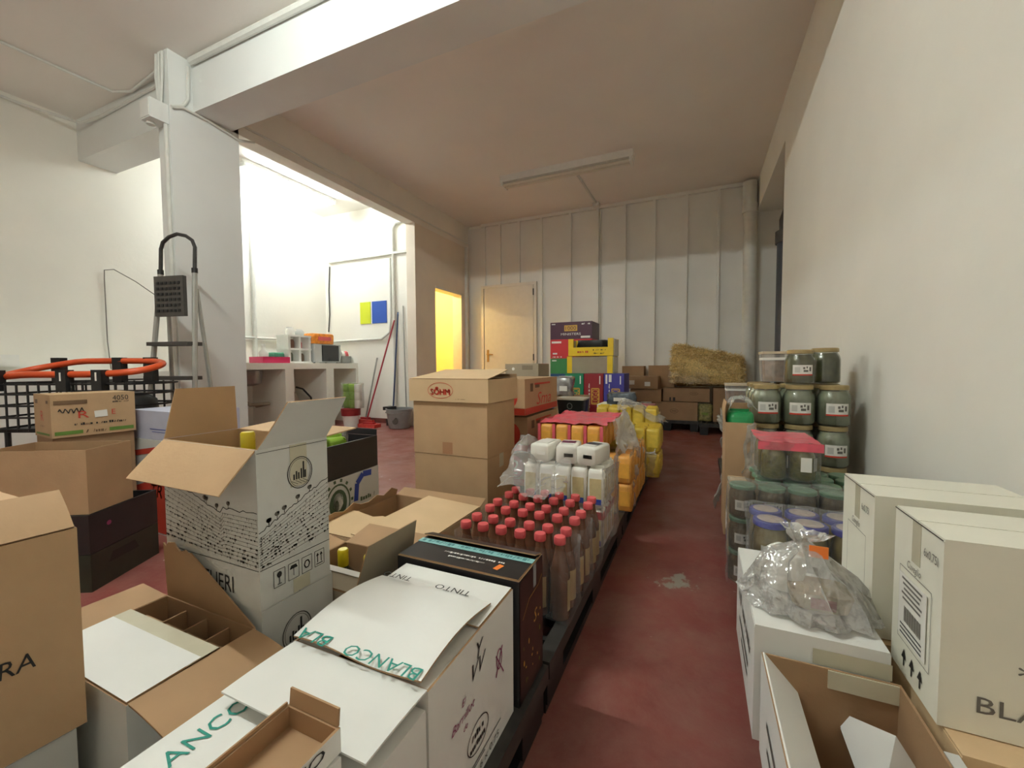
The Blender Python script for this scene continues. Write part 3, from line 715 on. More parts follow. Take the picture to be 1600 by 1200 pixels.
for z in (0, .12, .24):
    for x in (-.11, 0.0, .11):
        k += 1
        MB().lathe([(.052, 0), (.055, .01), (.055, .11), (.05, .118), (.02, .118)], 12, (x, 0, z)).build('roll', mat('lime_wrap', (138, 176, 58), .4, .15) if k % 3 else flourw_m, tpk, 50)
film_wrap('plastic_wrap', '', -.18, .18, -.065, .065, 0, .37, film2_m, .006, 2, parent=tpk, r=.03)

# ================================================================== PALLETS
PZ = .15
def make_pallet(w, d, label, group):
    t = thing('plastic_pallet', label, 'pallet', (0, 0, 0), 0, group)
    for x in (-w / 2 + .02, w / 2 - .02): MB().box(x - .02, x + .02, -d / 2, d / 2, PZ - .045, PZ).build('edge_rail', greyblk_p, t)
    for y in (-d / 2 + .02, d / 2 - .02): MB().box(-w / 2 + .04, w / 2 - .04, y - .02, y + .02, PZ - .045, PZ).build('end_rail', greyblk_p, t)
    n = max(3, int(w / .11))
    for i in range(n):
        x = -w / 2 + .04 + (w - .08) * (i + .5) / n
        MB().box(x - .012, x + .012, -d / 2 + .04, d / 2 - .04, PZ - .035, PZ - .003).build('deck_slat', black_p, t)
    k = max(4, int(d / .11))
    for i in range(k):
        y = -d / 2 + .04 + (d - .08) * (i + .5) / k
        MB().box(-w / 2 + .04, w / 2 - .04, y - .009, y + .009, PZ - .04, PZ - .006).build('deck_bar', black_p, t)
    for x in (-w / 2 + .06, 0, w / 2 - .06):
        for y in (-d / 2 + .08, 0, d / 2 - .08):
            MB().box(x - .05, x + .05, y - .07, y + .07, .025, PZ - .04).build('foot', black_p, t)
        MB().box(x - .045, x + .045, -d / 2 + .01, d / 2 - .01, 0, .025).build('skid', black_p, t)
    return t
def place(o, x, y, z=0, rz=0, label=None):
    o.location = (x, y, z); o.rotation_euler.z = rz
    if label: o['label'] = label
    return o
pl = make_pallet(.8, 1.19, 'black plastic pallet under the white wine cartons', 'black pallets left of the aisle')
place(pl, -.74, .385)
plw = make_pallet(1.0, 1.19, 'black plastic pallet under the red-capped bottles', 'black pallets left of the aisle')
place(plw, -.84, 1.585)
for y, lab in ((2.785, 'black plastic pallet under the orange packets'), (3.985, 'black plastic pallet under the yellow packets')):
    place(copy_tree(plw), -.84, y, label=lab)
pr_ = make_pallet(.55, .8, 'small black pallet under the tall white cartons by the wall', 'small black pallets right of the aisle')
place(pr_, .435, .95)
for y, lab in ((1.76, 'small black pallet under the green-lidded jars'), (2.57, 'small black pallet under the big pickle jars'), (3.38, 'small black pallet under the clear tubs')):
    place(copy_tree(pr_), .435, y, label=lab)
pb = make_pallet(.8, .6, 'black pallet at the back wall under the wide brown boxes', 'black pallets at the back wall')
place(pb, -.38, 6.42); place(copy_tree(pb), .43 - .01, 6.2, label='black pallet at the back wall below the straw bale')
place(copy_tree(pb), -1.0, 4.9, label='black pallet under the upright printed boxes')
place(copy_tree(pb), -1.52, 5.53, label='black pallet under the tall coloured stack')

# ================================================================== FOREGROUND LEFT: WINE CARTONS
# big brown box at the left edge
ra_r = -4.0; X_, Y_ = Vector((math.cos(R(ra_r)), math.sin(R(ra_r)), 0)), Vector((-math.sin(R(ra_r)), math.cos(R(ra_r)), 0))
c = Vector((-.89, .308, 0)) - X_ * .195 - Y_ * .19
lowc = Carton('wine_carton', 'white carton under the big brown box', 'carton', c.x - .185, c.x + .185, c.y - .18, c.y + .18, PZ, .347, ra_r, wcard2_m)
ra = Carton('cardboard_box', 'big brown cardboard box with its lid flaps half raised', 'box', c.x - .195, c.x + .195, c.y - .19, c.y + .19, .35, .668, ra_r, brown_m, closed=False,
            flaps={'-x': (3, .2), '+x': (48, .075, -12), '-y': (-2, .16), '+y': (2, .14)})
p = ra.pr('+x'); p.text('RA', .122, -.02, .024, ink_m, w=.036, shear=.1); p.done()

# divider carton
dv = Carton('wine_carton', 'open white wine carton with cardboard bottle dividers', 'carton', -1.12, -.81, .325, .535, PZ, .39, 0, wcard_m, closed=False,
            flaps={'+x': (186, .105, 10), '-x': (176, .1, 0, 0, .06), '-y': (1, .108), '+y': (88, .135, 0, .2, .0, .02, 4)})
zt = dv.h - .012
MB().box(-.15, .15, .0, .004, .02, zt).build('divider', inner_m, dv.root)
MB().box(-.15, .15, .058, .062, .02, zt - .01).build('divider', inner_m, dv.root)
for x in (-.075, 0, .075): MB().box(x - .002, x + .002, -.1, .1, .02, zt - .004).build('divider', inner_m, dv.root)
MB().box(-.153, .153, -.02, .035, dv.h + .0045, dv.h + .0052).build('tape', tape_m, dv.root)

# the two white cartons with torn lids
W0, W1x, WT = -.655, -.365, .428
w1 = Carton('wine_carton', 'white wine carton with black TINTO lid printing', 'carton', W0, W1x, .50, .815, PZ, WT, 0, wcard_m, closed=False, flaps={'+y': (0, .15), '-x': (0, .1, 0, .0, .0, 0, 1, -.006), '+x': (0, .1, 0, 0, 0, 0, 1, -.006)})
def bent_lid(c, y0, y1, bulge, x0, x1, lift0, lift1, rag=0, seed=2, skew=0):
    mb = MB(); rg = random.Random(seed); J = [rg.uniform(-rag, rag) for _ in range(15)]
    def f(s, t):
        y = y0 + (y1 - y0) * t + J[int(s * 14)] * t; x = x0 + (x1 - x0) * s + skew * (1 - t)
        return Vector((x, y, c.h + .008 + lift0 + (lift1 - lift0) * t + bulge * math.sin(math.pi * t) + .004 * math.sin(7 * s + 3 * t)))
    mb.grid(f, 14, 12); n = len(mb.v)
    under = MB(); under.grid(lambda s, t: f(s, t) - Vector((0, 0, .003)), 14, 12)
    for q in under.v: mb.v.append(q)
    for q in under.f: mb.f.append([i + n for i in reversed(q)]); mb.m.append(1)
    def edge(ids):
        for a, b in zip(ids, ids[1:]): mb.f.append([b, a, a + n, b + n]); mb.m.append(1)
    W = 15
    edge([i for i in range(W)]); edge([12 * W + 14 - i for i in range(W)]); edge([14 + W * j for j in range(13)]); edge([W * (12 - j) for j in range(13)])
    mb.build('lid_flap', [wcard_m, inner_m], c.root, 40)
    return f
f1 = bent_lid(w1, -.157, .075, .012, -.145, .132, .002, .004, .006, 3)
pr = Print(w1.root, (f1(.5, 1), (1, 0, 0), (0, 1, 0), (0, 0, 1)), .006)
pr.text('TINTO', -.095, -.006, .017, ink_m, w=.075, rot=R(180)); pr.text('TINTO', .05, -.006, .017, ink_m, w=.085, rot=R(180)); pr.done('printed_lettering')
p = w1.pr('+x'); p.text('Y', .0, .105, .03, ink_m, shear=.3); p.text('VV', -.005, .075, .03, ink_m, shear=.4)
p.text('El', -.055, .045, .012, purpleink_m, shear=.3); p.text('Barrillot', -.055, .02, .015, purpleink_m, w=.075, shear=.4); p.text('de', -.05, -.003, .011, purpleink_m, shear=.3)
p.ring(.085, .03, .012, .02, .003, purpleink_m); p.line([(.07, .0), (.1, .05)], .004, purpleink_m); p.line([(.07, .045), (.105, -.01)], .003, purpleink_m)
p.ring(-.005, -.055, .04, .028, .002, ink_m); p.scrawl('Vino', -.006, -.047, .012, ink_m, shear=.4); p.scrawl('Blanco', -.006, -.066, .011, ink_m, w=.06, shear=.4)
p.line([(-.09, -.1), (.09, -.1)], .002, ink_m); p.line([(-.09, -.106), (.02, -.106)], .002, ink_m); p.text('6 x 0.75', .04, -.121, .014, greyink_m, w=.08); p.done()
w1.flap('-y', wcard_m, wcard_m, 177, .128, 6)
w2 = Carton('wine_carton', 'white wine carton with green BLANCO lettering along its lid edge', 'carton', -.672, W1x, .06, .494, PZ, .405, 0, wcard_m, lengthwise='y')
p = w2.pr('top', .0012); p.text('BLANCO', -.108, .045, .03, tealink_m, w=.15, rot=R(90)); p.text('ACE', -.13, -.045, .012, ink_m, w=.04, rot=R(90)); p.rect(-.116, -.04, .003, .05, greyink_m); p.done('printed_lettering')
pr = Print(w1.root, ((0, -.157, w1.h + .0165), (1, 0, 0), (0, 1, 0), (0, 0, 1)), .001)
pr.text('BLANCO', .05, .004, .026, tealink_m, w=.15, rot=R(180)); pr.text('BLA', -.1, .004, .026, tealink_m, w=.07, rot=R(180)); pr.done('printed_lettering')
p = w2.pr('+x'); p.text('6', .09, .07, .04, tealink_m); p.text('S', .075, .03, .035, tealink_m)
p.line([(.125, .06), (-.03, -.08)], .002, ink_m); p.line([(.125, .06), (.125, -.12)], .002, ink_m); p.done()
sm = Carton('wine_carton', 'small open white carton with brown inside on top of the lettered carton', 'carton', -.497, -.404, .16, .37, .4345, .466, 0, wcard_m, closed=False, flaps={'+y': (96, .022), '-x': (100, .004)})
p = sm.pr('+x'); p.text('TINTO', .03, .006, .014, ink_m, w=.1); p.done('printed_lettering')
Carton('wine_carton', 'flat white carton lying under the small open carton', 'carton', -.52, -.40, .08, .366, .4055, .433, 0, wcard_m, seam=False)
o = MB().lathe([(.014, 0), (.015, .004), (.015, .024), (.012, .028)], 14).build('bottle_cap', capred_m, None, 50, loc=(-.45, .262, .441)); tag(o, 'red bottle cap inside the small open carton', 'cap')
MB().lathe([(.0155, .0), (.0155, .006)], 14).build('cap_ring', red_m, o)

# black carton with teal tape
bk_ = Carton('wine_carton', 'black glossy carton with pale teal tape and an orange tag', 'carton', -.69, -.355, .826, .976, PZ, .44, 0, black_card_m, closed=False,
             flaps={'-y': (0, .122), '+y': (16, .04), '-x': (0, .07, 0, 0, 0, 0, 1, -.006), '+x': (0, .07, 0, 0, 0, 0, 1, -.006)})
MB().box(-.166, .166, .008, .03, bk_.h + .0045, bk_.h + .0053).build('tape', teal_tape_m, bk_.root)
p = Print(bk_.root, ((0, .0, bk_.h + .0042), (1, 0, 0), (0, 1, 0), (0, 0, 1)), .001)
p.scrawl('ROBAVAGNER EX POST PONDERIN', .02, -.018, .008, whiteink_m, w=.17, rot=R(180)); p.scrawl('SPINE THIS SIDE UP', .01, -.036, .007, whiteink_m, w=.1, rot=R(180))
p.rect(.1, -.04, .014, .026, orange_m, R(-15)); p.done('printed_lettering')
p = Print(bk_.root, ((0, .019, bk_.h + .0053), (1, 0, 0), (0, 1, 0), (0, 0, 1)), .0006); p.scrawl('FRAGILE FRAGILE FRAGILE', 0, 0, .013, mat('pale_teal_ink', (84, 138, 142), .5, 0), w=.31, rot=R(180)); p.done('printed_lettering')
p = bk_.pr('+x', .0015); p.rect(0, 0, .146, .284, darkbrown_card_m); p.done('side_print')
p = bk_.pr('+x', .0025); p.rect(.015, .12, .018, .055, mat('label_grey', (150, 150, 152), .5, 0)); rg = random.Random(4)
for k in range(14): p.disc(rg.uniform(-.06, .06), rg.uniform(-.12, .04), rg.uniform(.001, .004), rg.uniform(.002, .008), gold_m if k % 3 else mat('green_motif', (120, 128, 50), .5, .1), 8)
p.text('S', .02, .02, .03, gold_m, shear=.3); p.line([(-.06, .05), (-.02, .08), (.04, .085), (.065, .1)], .0015, gold_m); p.done()

# vineyard carton stack
CX0, CX1, CY0, CY1 = -1.135, -.808, .545, .72
def emblem(p, cx, cy, r, m):
    p.ring(cx, cy, r, r * 1.12, .002, m); p.ring(cx, cy, r * .86, r, .001, m)
    for dx, hh in ((-.5, .5), (-.3, .75), (-.12, .6), (.1, .9), (.28, 1.5), (.42, .7)): p.rect(cx + dx * r, cy - .45 * r + hh * r * .4, r * .13, hh * r * .8, m)
    for k in range(4): p.line([(cx - .7 * r + k * .3 * r, cy - .5 * r), (cx - .2 * r + k * .3 * r, cy - .8 * r)], .001, m)
cl = Carton('wine_carton', 'white carton with a round emblem under the vineyard carton', 'carton', CX0 + .01, CX1 - .004, CY0 + .004, CY1 + .01, PZ, .418, 0, wcard2_m)
p = cl.pr('+x'); emblem(p, -.01, .045, .036, ink_m); p.done()
cv = Carton('wine_carton', 'open white carton printed with a vineyard engraving', 'carton', CX0, CX1, CY0, CY1, .42, .752, 0, wcard2_m, brown_m, closed=False,
            flaps={'-y': (222, .105, 6), '-x': (93, .115, 0, 0, .03), '+x': (128, .118, -6, .02, 0), '+y': (176, .1)})
def vineyard(p, hw, left):
    rg = random.Random(3 if left else 9)
    top = (lambda x: .035 + .05 * (-x / hw) * (x < .3 * hw)) if left else (lambda x: -.005 + .075 * (x / hw + 1) / 2)
    p.line([(-hw + i * hw / 15, top(-hw + i * hw / 15) + rg.uniform(-.003, .003)) for i in range(31)], .0016, ink_m)
    for r in range(12):
        f = r / 12; pts = []
        for i in range(31):
            x = -hw + i * hw / 15; y0 = top(x) - .012; y = y0 + (-.075 - y0) * f + (.02 * (x / hw) * f * (-1 if left else 1)) * .4
            pts.append((x, max(-.082, y)))
        p.line(pts, .0008, greyink_m)
        for k in range(int(34 * hw / .16)):
            i = rg.randrange(0, 31); x, y = pts[i]; x = max(-hw + .004, min(hw - .004, x + rg.uniform(-.006, .006))); s = rg.uniform(.0006, .0019) * (.6 + f)
            p.disc(x, y, s * 1.5, s, ink_m if rg.random() < .55 else greyink_m, 6)
            p.line([(x, y), (x + rg.uniform(-.004, .004), y - rg.uniform(.002, .007))], .0007, greyink_m)
    for k in range(6):
        x = rg.uniform(-hw * .8, hw * .85); y = top(x); p.rect(x, y + .004, .0014, .009, ink_m); p.disc(x, y + .011, .006, .005, greyink_m, 8); p.disc(x + .003, y + .013, .003, .003, ink_m, 6)
    p.line([(-hw, -.083), (hw, -.083)], .0014, ink_m)
p = cv.pr('-y'); vineyard(p, .163, True); p.text('CATUERI', -.0, -.128, .036, ink_m, w=.16); p.done()
p = cv.pr('+x'); vineyard(p, .087, False); emblem(p, .012, .098, .031, ink_m); p.line([(-.087, .158), (.087, .158)], .0012, ink_m)
for k in range(4):
    x = -.045 + k * .034; p.frame(x, -.115, .026, .036, .0012, ink_m)
    if k == 0: p.disc(x, -.108, .006, .007, ink_m, 8); p.rect(x, -.12, .0018, .014, ink_m); p.rect(x, -.128, .01, .0018, ink_m)
    elif k == 1: p.poly([(x - .01, -.11), (x + .01, -.11), (x + .006, -.102), (x - .006, -.102)], ink_m); p.rect(x, -.118, .0016, .016, ink_m)
    elif k == 2: p.ring(x, -.115, .007, .009, .003, ink_m, 6)
    else:
        for dx in (-.005, .005): p.rect(x + dx, -.116, .002, .018, ink_m); p.poly([(x + dx - .004, -.109), (x + dx + .004, -.109), (x + dx, -.102)], ink_m)
        p.rect(x, -.128, .018, .002, ink_m)
p.done()
MB().box(.1637, .1645, -.012, .03, .235, .328).build('tape', tape_m, cv.root); MB().box(.1637, .1645, -.012, .03, 0, .03).build('tape', tape_m, cv.root)

def wine_bottle(label, x, y, z, top, cap, group=None):
    b = thing('wine_bottle', label, 'bottle', (x, y, z), 0, group); h = top - z
    MB().lathe([(.03, 0), (.036, .01), (.036, h * .6), (.03, h * .68), (.015, h * .76), (.014, h * .8)], 16).build('glass', mat('dark_green_glass', (30, 40, 26), .1, .1, coat=.6), b, 40)
    MB().lathe([(.0155, h * .78), (.0155, h - .004), (.013, h)], 14).build('capsule', cap, b, 40)
for k, (x, y) in enumerate(((-.975, .64), (-1.06, .66))):
    wine_bottle('yellow-capped wine bottle in the vineyard carton', x, y, .425, .765 if k == 0 else .70, capsule_m, 'bottles in the vineyard carton')

# carton with yellow capsules behind
cb = Carton('wine_carton', 'open brown carton holding yellow-capped bottles', 'carton', -1.01, -.752, .738, .965, PZ, .365, 0, grey_card_m, inner_m, closed=False,
            flaps={'+x': (99, .112, 0, .03, .0), '+y': (168, .105), '-y': (6, .075), '-x': (170, .1)})
MB().box(-.12, .12, -.06, -.038, cb.h + .012, cb.h + .0125).build('tape', whiteink_m, cb.root)
for k, (x, y) in enumerate(((-.955, .90), (-.855, .90), (-.955, .82))):
    wine_bottle('yellow-capped wine bottle in the open brown carton', x, y, PZ + .005, .378 if k < 2 else .34, capsule_m, 'bottles in the open brown carton')
# flattened open brown carton
fb = Carton('cardboard_box', 'wide shallow brown carton with torn flaps by the brown box stack', 'box', -1.32, -.86, 1.10, 1.58, PZ, .30, 0, tan_m, inner_m, closed=False,
            flaps={'+x': (3, .27), '-y': (6, .2, -5, 0, .12, .03, 6), '+y': (160, .06), '-x': (75, .05, 0, 0, 0, .03, 8)})

# dark produce tray on a printed fruit box
fx = Carton('fruit_box', 'white fruit box with a round green emblem', 'fruit box', -1.83, -1.43, 1.02, 1.59, 0, .425, 4, wcard2_m, closed=True, seam=False)
p = Print(fx.root, ((.2, .03, .315), (0, 1, 0), (0, 0, 1), (1, 0, 0)))
p.ring(-.02, -.0, .07, .085, .008, mat('fruit_green', (74, 92, 66), .6, 0)); p.disc(-.02, 0, .052, .064, mat('fruit_green', (74, 92, 66)), 20); p.disc(-.02, .01, .03, .04, whiteink_m, 16); p.disc(-.03, -.005, .014, .025, mat('fruit_green', (74, 92, 66)), 10)
for k in range(14):
    a = 2 * math.pi * k / 14; p.rect(-.02 + .085 * math.cos(a), .103 * math.sin(a), .014, .014, mat('fruit_green', (74, 92, 66)), a)
p.line([(.09, -.02), (.1, .06), (.14, .095), (.2, .09)], .028, blueink_m); p.ring(-.16, -.02, .03, .02, .005, mat('fruit_green', (74, 92, 66))); p.scrawl('FRUTAS', .17, -.02, .02, mat('fruit_green', (74, 92, 66)), w=.1); p.done()
ty = Carton('produce_tray', 'black produce tray on the printed fruit box', 'tray', -1.83, -1.432, 1.02, 1.588, .427, .575, 4, black_card_m, black_card_m, closed=False, flaps={'+y': (92, .03)}, thick=.008)
MB().lathe([(.012, 0), (.012, .004)], 10, T=Matrix.Translation((.199, -.12, .1)) @ Matrix.Rotation(R(90), 4, 'Y')).build('hand_hole', grey_card_m, ty.root)
for k, (x, y, z, m) in enumerate(((-1.52, 1.27, .44, flourw_m), (-1.6, 1.36, .44, mat('grey_wrap', (120, 118, 112), .5, .5, 30)), (-1.52, 1.39, .44, mat('lime_wrap', (138, 176, 58))), (-1.66, 1.26, .44, mat('grey_wrap', (120, 118, 112))), (-1.6, 1.16, .44, flourw_m), (-1.6, 1.47, .44, mat('grey_wrap', (120, 118, 112))))):
    o = pack_mesh(.1, .09, .22 if k < 2 else .16, .02, True, .02, k + 11).build('wrapped_packet', m, None, 50, loc=(x, y, z - .004), rotz=k * .7)
    tag(o, ['white wrapped packet in the black tray', 'tall grey mottled packet in the black tray', 'green packet in the black tray', 'grey mottled packet behind the white one in the black tray', 'small white packet in the black tray', 'grey mottled packet at the far side of the black tray'][k], 'packet')
    MB().box(-.03, .03, -.0525, -.0505, .06, .12).build('tag_label', whiteink_m, o)

# crates and boxes at far left ----------------------------------------
def fwd(u, v, depth): return CAM + (FW + RT * ((u - 800) / F_PX) - UP * ((v - 600) / F_PX)) * depth
def corner_box(cls_kw, u, depth, z0, z1, wl, wr, yaw, **kw):
    """box whose near vertical edge stands at pixel column u; yaw turns its right-hand face"""
    p = fwd(u, 575, depth); a = R(yaw); X = Vector((math.cos(a), math.sin(a), 0)); Y = Vector((-math.sin(a), math.cos(a), 0))
    c = Vector((p.x, p.y, 0)) - X * (wl / 2) + Y * (wr / 2)
    return Carton(*cls_kw, c.x - wl / 2, c.x + wl / 2, c.y - wr / 2, c.y + wr / 2, z0, z1, yaw, **kw)
YR = 29
c1 = corner_box(('produce_crate', 'greenish black crate at the bottom of the dark crate stack', 'crate'), 126, 1.66, 0, .155, .5, .36, YR, out=mat('green_black_plastic', (38, 46, 34), .4, .2), inn=black_p, closed=False, thick=.012)
p = c1.pr('+x', .002); p.poly([(-.1, .01), (.06, .01), (.04, .05), (-.08, .05)], ink_m); p.done('hand_hole')
c2 = corner_box(('produce_crate', 'black crate stacked under the open brown box', 'crate'), 126, 1.66, .157, .318, .5, .36, YR, out=black_card_m, inn=black_p, closed=False, thick=.01)
p = c2.pr('+x', .002); p.disc(-.09, .02, .012, .01, purpleink_m, 10); p.done('hand_hole')
c3 = corner_box(('cardboard_box', 'open brown box with tall walls standing on the dark crates', 'box'), 127, 1.67, .32, .585, .40, .22, YR, out=brown_m, closed=False)
sup = corner_box(('cardboard_box', 'plain brown box carrying the printed egg carton', 'box'), 76, 2.01, 0, .572, .24, .31, -5, out=brown2_m)
c4 = corner_box(('egg_carton', 'brown printed carton numbered 4050 with a green band', 'carton'), 75, 2.0, .574, .787, .25, .32, -5, out=brown_m, seam=False)
p = c4.pr('+x'); p.text('4050', .10, .078, .026, ink_m, w=.065); p.scrawl('EXTRA FINE', .10, .058, .008, ink_m, w=.065)
p.rect(-.09, .066, .12, .02, brownink_m); p.line([(-.135 + .006 * i, .022 + .011 * math.sin(i * 1.9) + .002 * (i % 3)) for i in range(17)], .004, ink_m); p.text('R', -.045, .002, .036, redink_m, w=.04); p.text('E', .07, .006, .026, redink_m)
p.scrawl('GENERAL TRAIDEZ HERMANOS', .02, -.045, .012, ink_m, w=.2); p.rect(-.1, -.085, .1, .018, greenink_m); p.rect(.1, -.085, .1, .018, greenink_m); p.scrawl('BARCELONA', .0, -.085, .016, brownink_m, w=.08); p.done()
p = c4.pr('+x', .002); p.rect(.02, .0, .05, .034, label_m, R(4)); p.done('sticker')
p = c4.pr('-y'); p.text('R', 0, .0, .05, redink_m); p.rect(-.08, .07, .04, .02, brownink_m); p.rect(.08, .07, .03, .015, brownink_m); p.scrawl('FRANK', .0, -.05, .012, brownink_m, w=.06); p.rect(0, -.09, .2, .01, greenink_m); p.done()
c5 = Carton('cardboard_box', 'red and white printed box under the lilac box', 'box', -2.95, -2.45, 1.26, 1.58, 0, .52, 0, wcard2_m)
p = c5.pr('-y', .0015); p.poly([(-.24, -.02), (.24, .12), (.24, -.25), (-.24, -.25)], redink_m); p.rect(-.05, .2, .3, .03, redink_m, .15); p.text('TR', -.0, -.02, .07, whiteink_m, shear=.3); p.done()
c6 = Carton('cardboard_box', 'pale lilac box beside the printed egg carton', 'box', -2.94, -2.46, 1.265, 1.57, .522, .68, 0, mat('lilac_card', (186, 188, 208), .5, .05))
p = c6.pr('-y', .0015); p.rect(.05, -.02, .2, .004, blueink_m); p.rect(.05, -.035, .16, .003, blueink_m); p.line([(.12, .02), (.15, .035), (.2, .03)], .008, yellow_m); p.done()
Carton('cardboard_box', 'brown box peeking out beside the open tall box', 'box', -3.14, -2.84, .36, .62, 0, .545, 12, brown2_m)

# plain brown stack with the oval logo -----------------------------------
s1 = Carton('cardboard_box', 'plain brown box at the bottom of the oval-logo stack', 'box', -1.375, -.94, 1.80, 2.12, PZ, .458, 0, brown_m, tape=tape_m)
s2 = Carton('cardboard_box', 'plain brown box in the middle of the oval-logo stack', 'box', -1.378, -.938, 1.798, 2.125, .46, .733, 0, brown_m)
p = s2.pr('-y'); p.rect(-.01, -.1, .06, .06, mat('faint_brown_print', (166, 122, 88), .8, 0)); p.done()
s3 = Carton('cardboard_box', 'brown lid box with a red oval logo on top of its stack', 'box', -1.395, -.925, 1.785, 2.14, .735, .85, 0, tan_m, closed=False, flaps={'-y': (6, .345, 2, .0, .05), '+y': (80, .02)})
p = s3.pr('-y'); p.ring(-.04, .0, .075, .04, .0025, redink_m); p.disc(-.06, .012, .01, .008, redink_m, 8); p.text('SÖHM', -.04, -.004, .036, redink_m, w=.115); p.text('SÖHM', -.037, -.006, .036, redink_m, w=.115); p.text('SÖHM', -.043, -.002, .036, redink_m, w=.115); p.scrawl('FRISCHE NATUR', .08, -.042, .004, brownink_m, w=.06); p.done()

# three red-printed boxes with the big 2 ----------------------------------
for k, (z0, z1, yy, lab, xo) in enumerate(((.15, .385, 2.42, 'brown and red printed box at the bottom beside the orange packets', 0), (.387, .60, 2.34, 'brown box with a red circled 2 in the middle of its stack', 0), (.615, .835, 2.30, 'brown printed box on top of the red circled 2 box', .02))):
    bx_ = Carton('cardboard_box', lab, 'box', -1.45, -.945 - .02 * (k == 0) + xo * 0, yy, 2.92, z0, z1, 0, brown_m)
    p = bx_.pr('+x')
    if k: p.text('Sma', .04, -.02, .08, redink_m, w=.28, shear=.3); p.rect(0, .075, .3, .012, redink_m); p.rect(-.2, .055, .05, .05, brownink_m); p.rect(-.1, .06, .08, .02, brownink_m)
    p.rect(0, -bx_.h / 2 + .022, bx_.d, .04, redink_m); p.done()
    p = bx_.pr('-y')
    p.disc(.13, -.0, .075, .075, redink_m, 22); p.rect(0, -bx_.h / 2 + .022, bx_.w, .04, redink_m); p.done()
    p = bx_.pr('-y', .002); p.text('2', .14, .0, .09, tan_m, shear=.2); p.line([(.06, -.04), (.1, -.06), (.16, -.06)], .006, tan_m); p.done()
sb = Carton('cardboard_box', 'small grey-brown box with a punched hole behind the printed boxes', 'box', -1.40, -1.12, 3.0, 3.25, .15, .93, 0, grey_card_m)
p = sb.pr('-y'); p.disc(-.07, .35, .012, .012, whiteink_m, 10); p.rect(.05, .36, .09, .035, mat('faint_grey_print', (130, 118, 100), .8, 0)); p.done()

# ================================================================== BOTTLES AND PACKETS LEFT OF THE AISLE
jb_ = thing('juice_bottle', 'red-capped juice bottle in the pack behind the black carton', 'bottle', (0, 0, 0), 0, 'red-capped bottles on the pallet')
MB().lathe([(.026, 0), (.031, .006), (.031, .135), (.03, .15), (.02, .19), (.0155, .21), (.0155, .232)], 16).build('glass', bottle_m, jb_, 45)
MB().lathe([(.0175, .228), (.0185, .231), (.0185, .245), (.0168, .25)], 16).build('cap', capred_m, jb_, 40)
lm = MB(); curved_patch(lm, .0314, -125, -20, .045, .125); curved_patch(lm, .0314, 20, 125, .045, .125)
curved_patch(MB(), .0314, -125, -15, .03, .125).build('label', blabel_m, jb_, 60)
first = True
for r, y in enumerate((1.19, 1.262, 1.36, 1.432, 1.53, 1.602)):
    for i in range(6):
        o = jb_ if first else copy_tree(jb_); first = False
        place(o, -.702 + .0655 * i + rnd.uniform(-.003, .003), y + rnd.uniform(-.003, .003), PZ, rnd.uniform(-.5, .9) + (.9 if i == 5 else 0),
              ['red-capped juice bottle in the pack behind the black carton', 'red-capped juice bottle in the middle shrink-wrapped pack', 'red-capped juice bottle in the pack under the crumpled film'][r // 2])
for k, (y0, y1) in enumerate(((1.152, 1.3), (1.322, 1.47), (1.492, 1.64))):
    film_wrap('shrink_wrap', ['clear shrink wrap around the bottle pack behind the black carton', 'clear shrink wrap around the middle bottle pack', 'clear shrink wrap around the bottle pack beside the white packets'][k], -.74, -.335, y0, y1, PZ + .005, .372, film2_m, .006, k + 3, top=False)

# white paper packs
def make_pack(label, group, w, d, h, m, pm, pr2=None, fold=True):
    t = thing('paper_packet', label, 'packet', (0, 0, 0), 0, group)
    pack_mesh(w, d, h, .01, fold, .002, int(w * 1000)).build('packet', m, t, 50)
    MB().box(-w * .36, w * .36, -d / 2 - .003, -d / 2 - .0008, h * .2, h * .75).build('front_print', pm, t)
    MB().box(w / 2 + .0012, w / 2 + .003, -d * .34, d * .34, h * .2, h * .75).build('side_print', pm, t)
    if pr2: MB().box(-w * .36, w * .36, -d / 2 - .0036, -d / 2 - .001, h * .05, h * .2).build('base_print', pr2, t)
    return t
fp = make_pack('white and beige paper packet standing in the lower rows', 'white and beige packets', .068, .078, .155, flourw_m, beigeprint_m, blueink_m)
first = True; lows = []
for z in (PZ, .325):
    for r, y in enumerate((1.755, 1.838, 1.921)):
        for k in range(5):
            o = fp if first else copy_tree(fp); first = False
            place(o, -.387 - .0725 * k, y, z, rnd.uniform(-.05, .05), 'white and beige paper packet standing in the upper row' if z > .2 else None)
            lows.append(o) if z < .2 else None
for o in lows: MB().box(-.034, .034, -.0415, -.0398, .12, .152).build('red_band', red_m, o); MB().box(.0352, .0368, -.036, .036, .12, .152).build('red_band', red_m, o)
tpk_ = thing('paper_packet', 'plain white packet lying on top of the beige packets', 'packet', (0, 0, 0), 0, 'white packets lying on top')
mm = MB()
lv = [(-.5, .86), (-.47, .97), (0, 1), (.47, .97), (.5, .86)]
mm.ring_stack([[(x * .092 / .1 * s, yy * .155, .044 + z * .08 / .1 * s) for x, z in rounded_rect(.1, .1, .014)] for yy, s in lv])
mm.build('packet', flourw_m, tpk_, 50)
MB().box(-.03, .03, -.05, .02, .0845, .0862).build('top_print', label_m, tpk_)
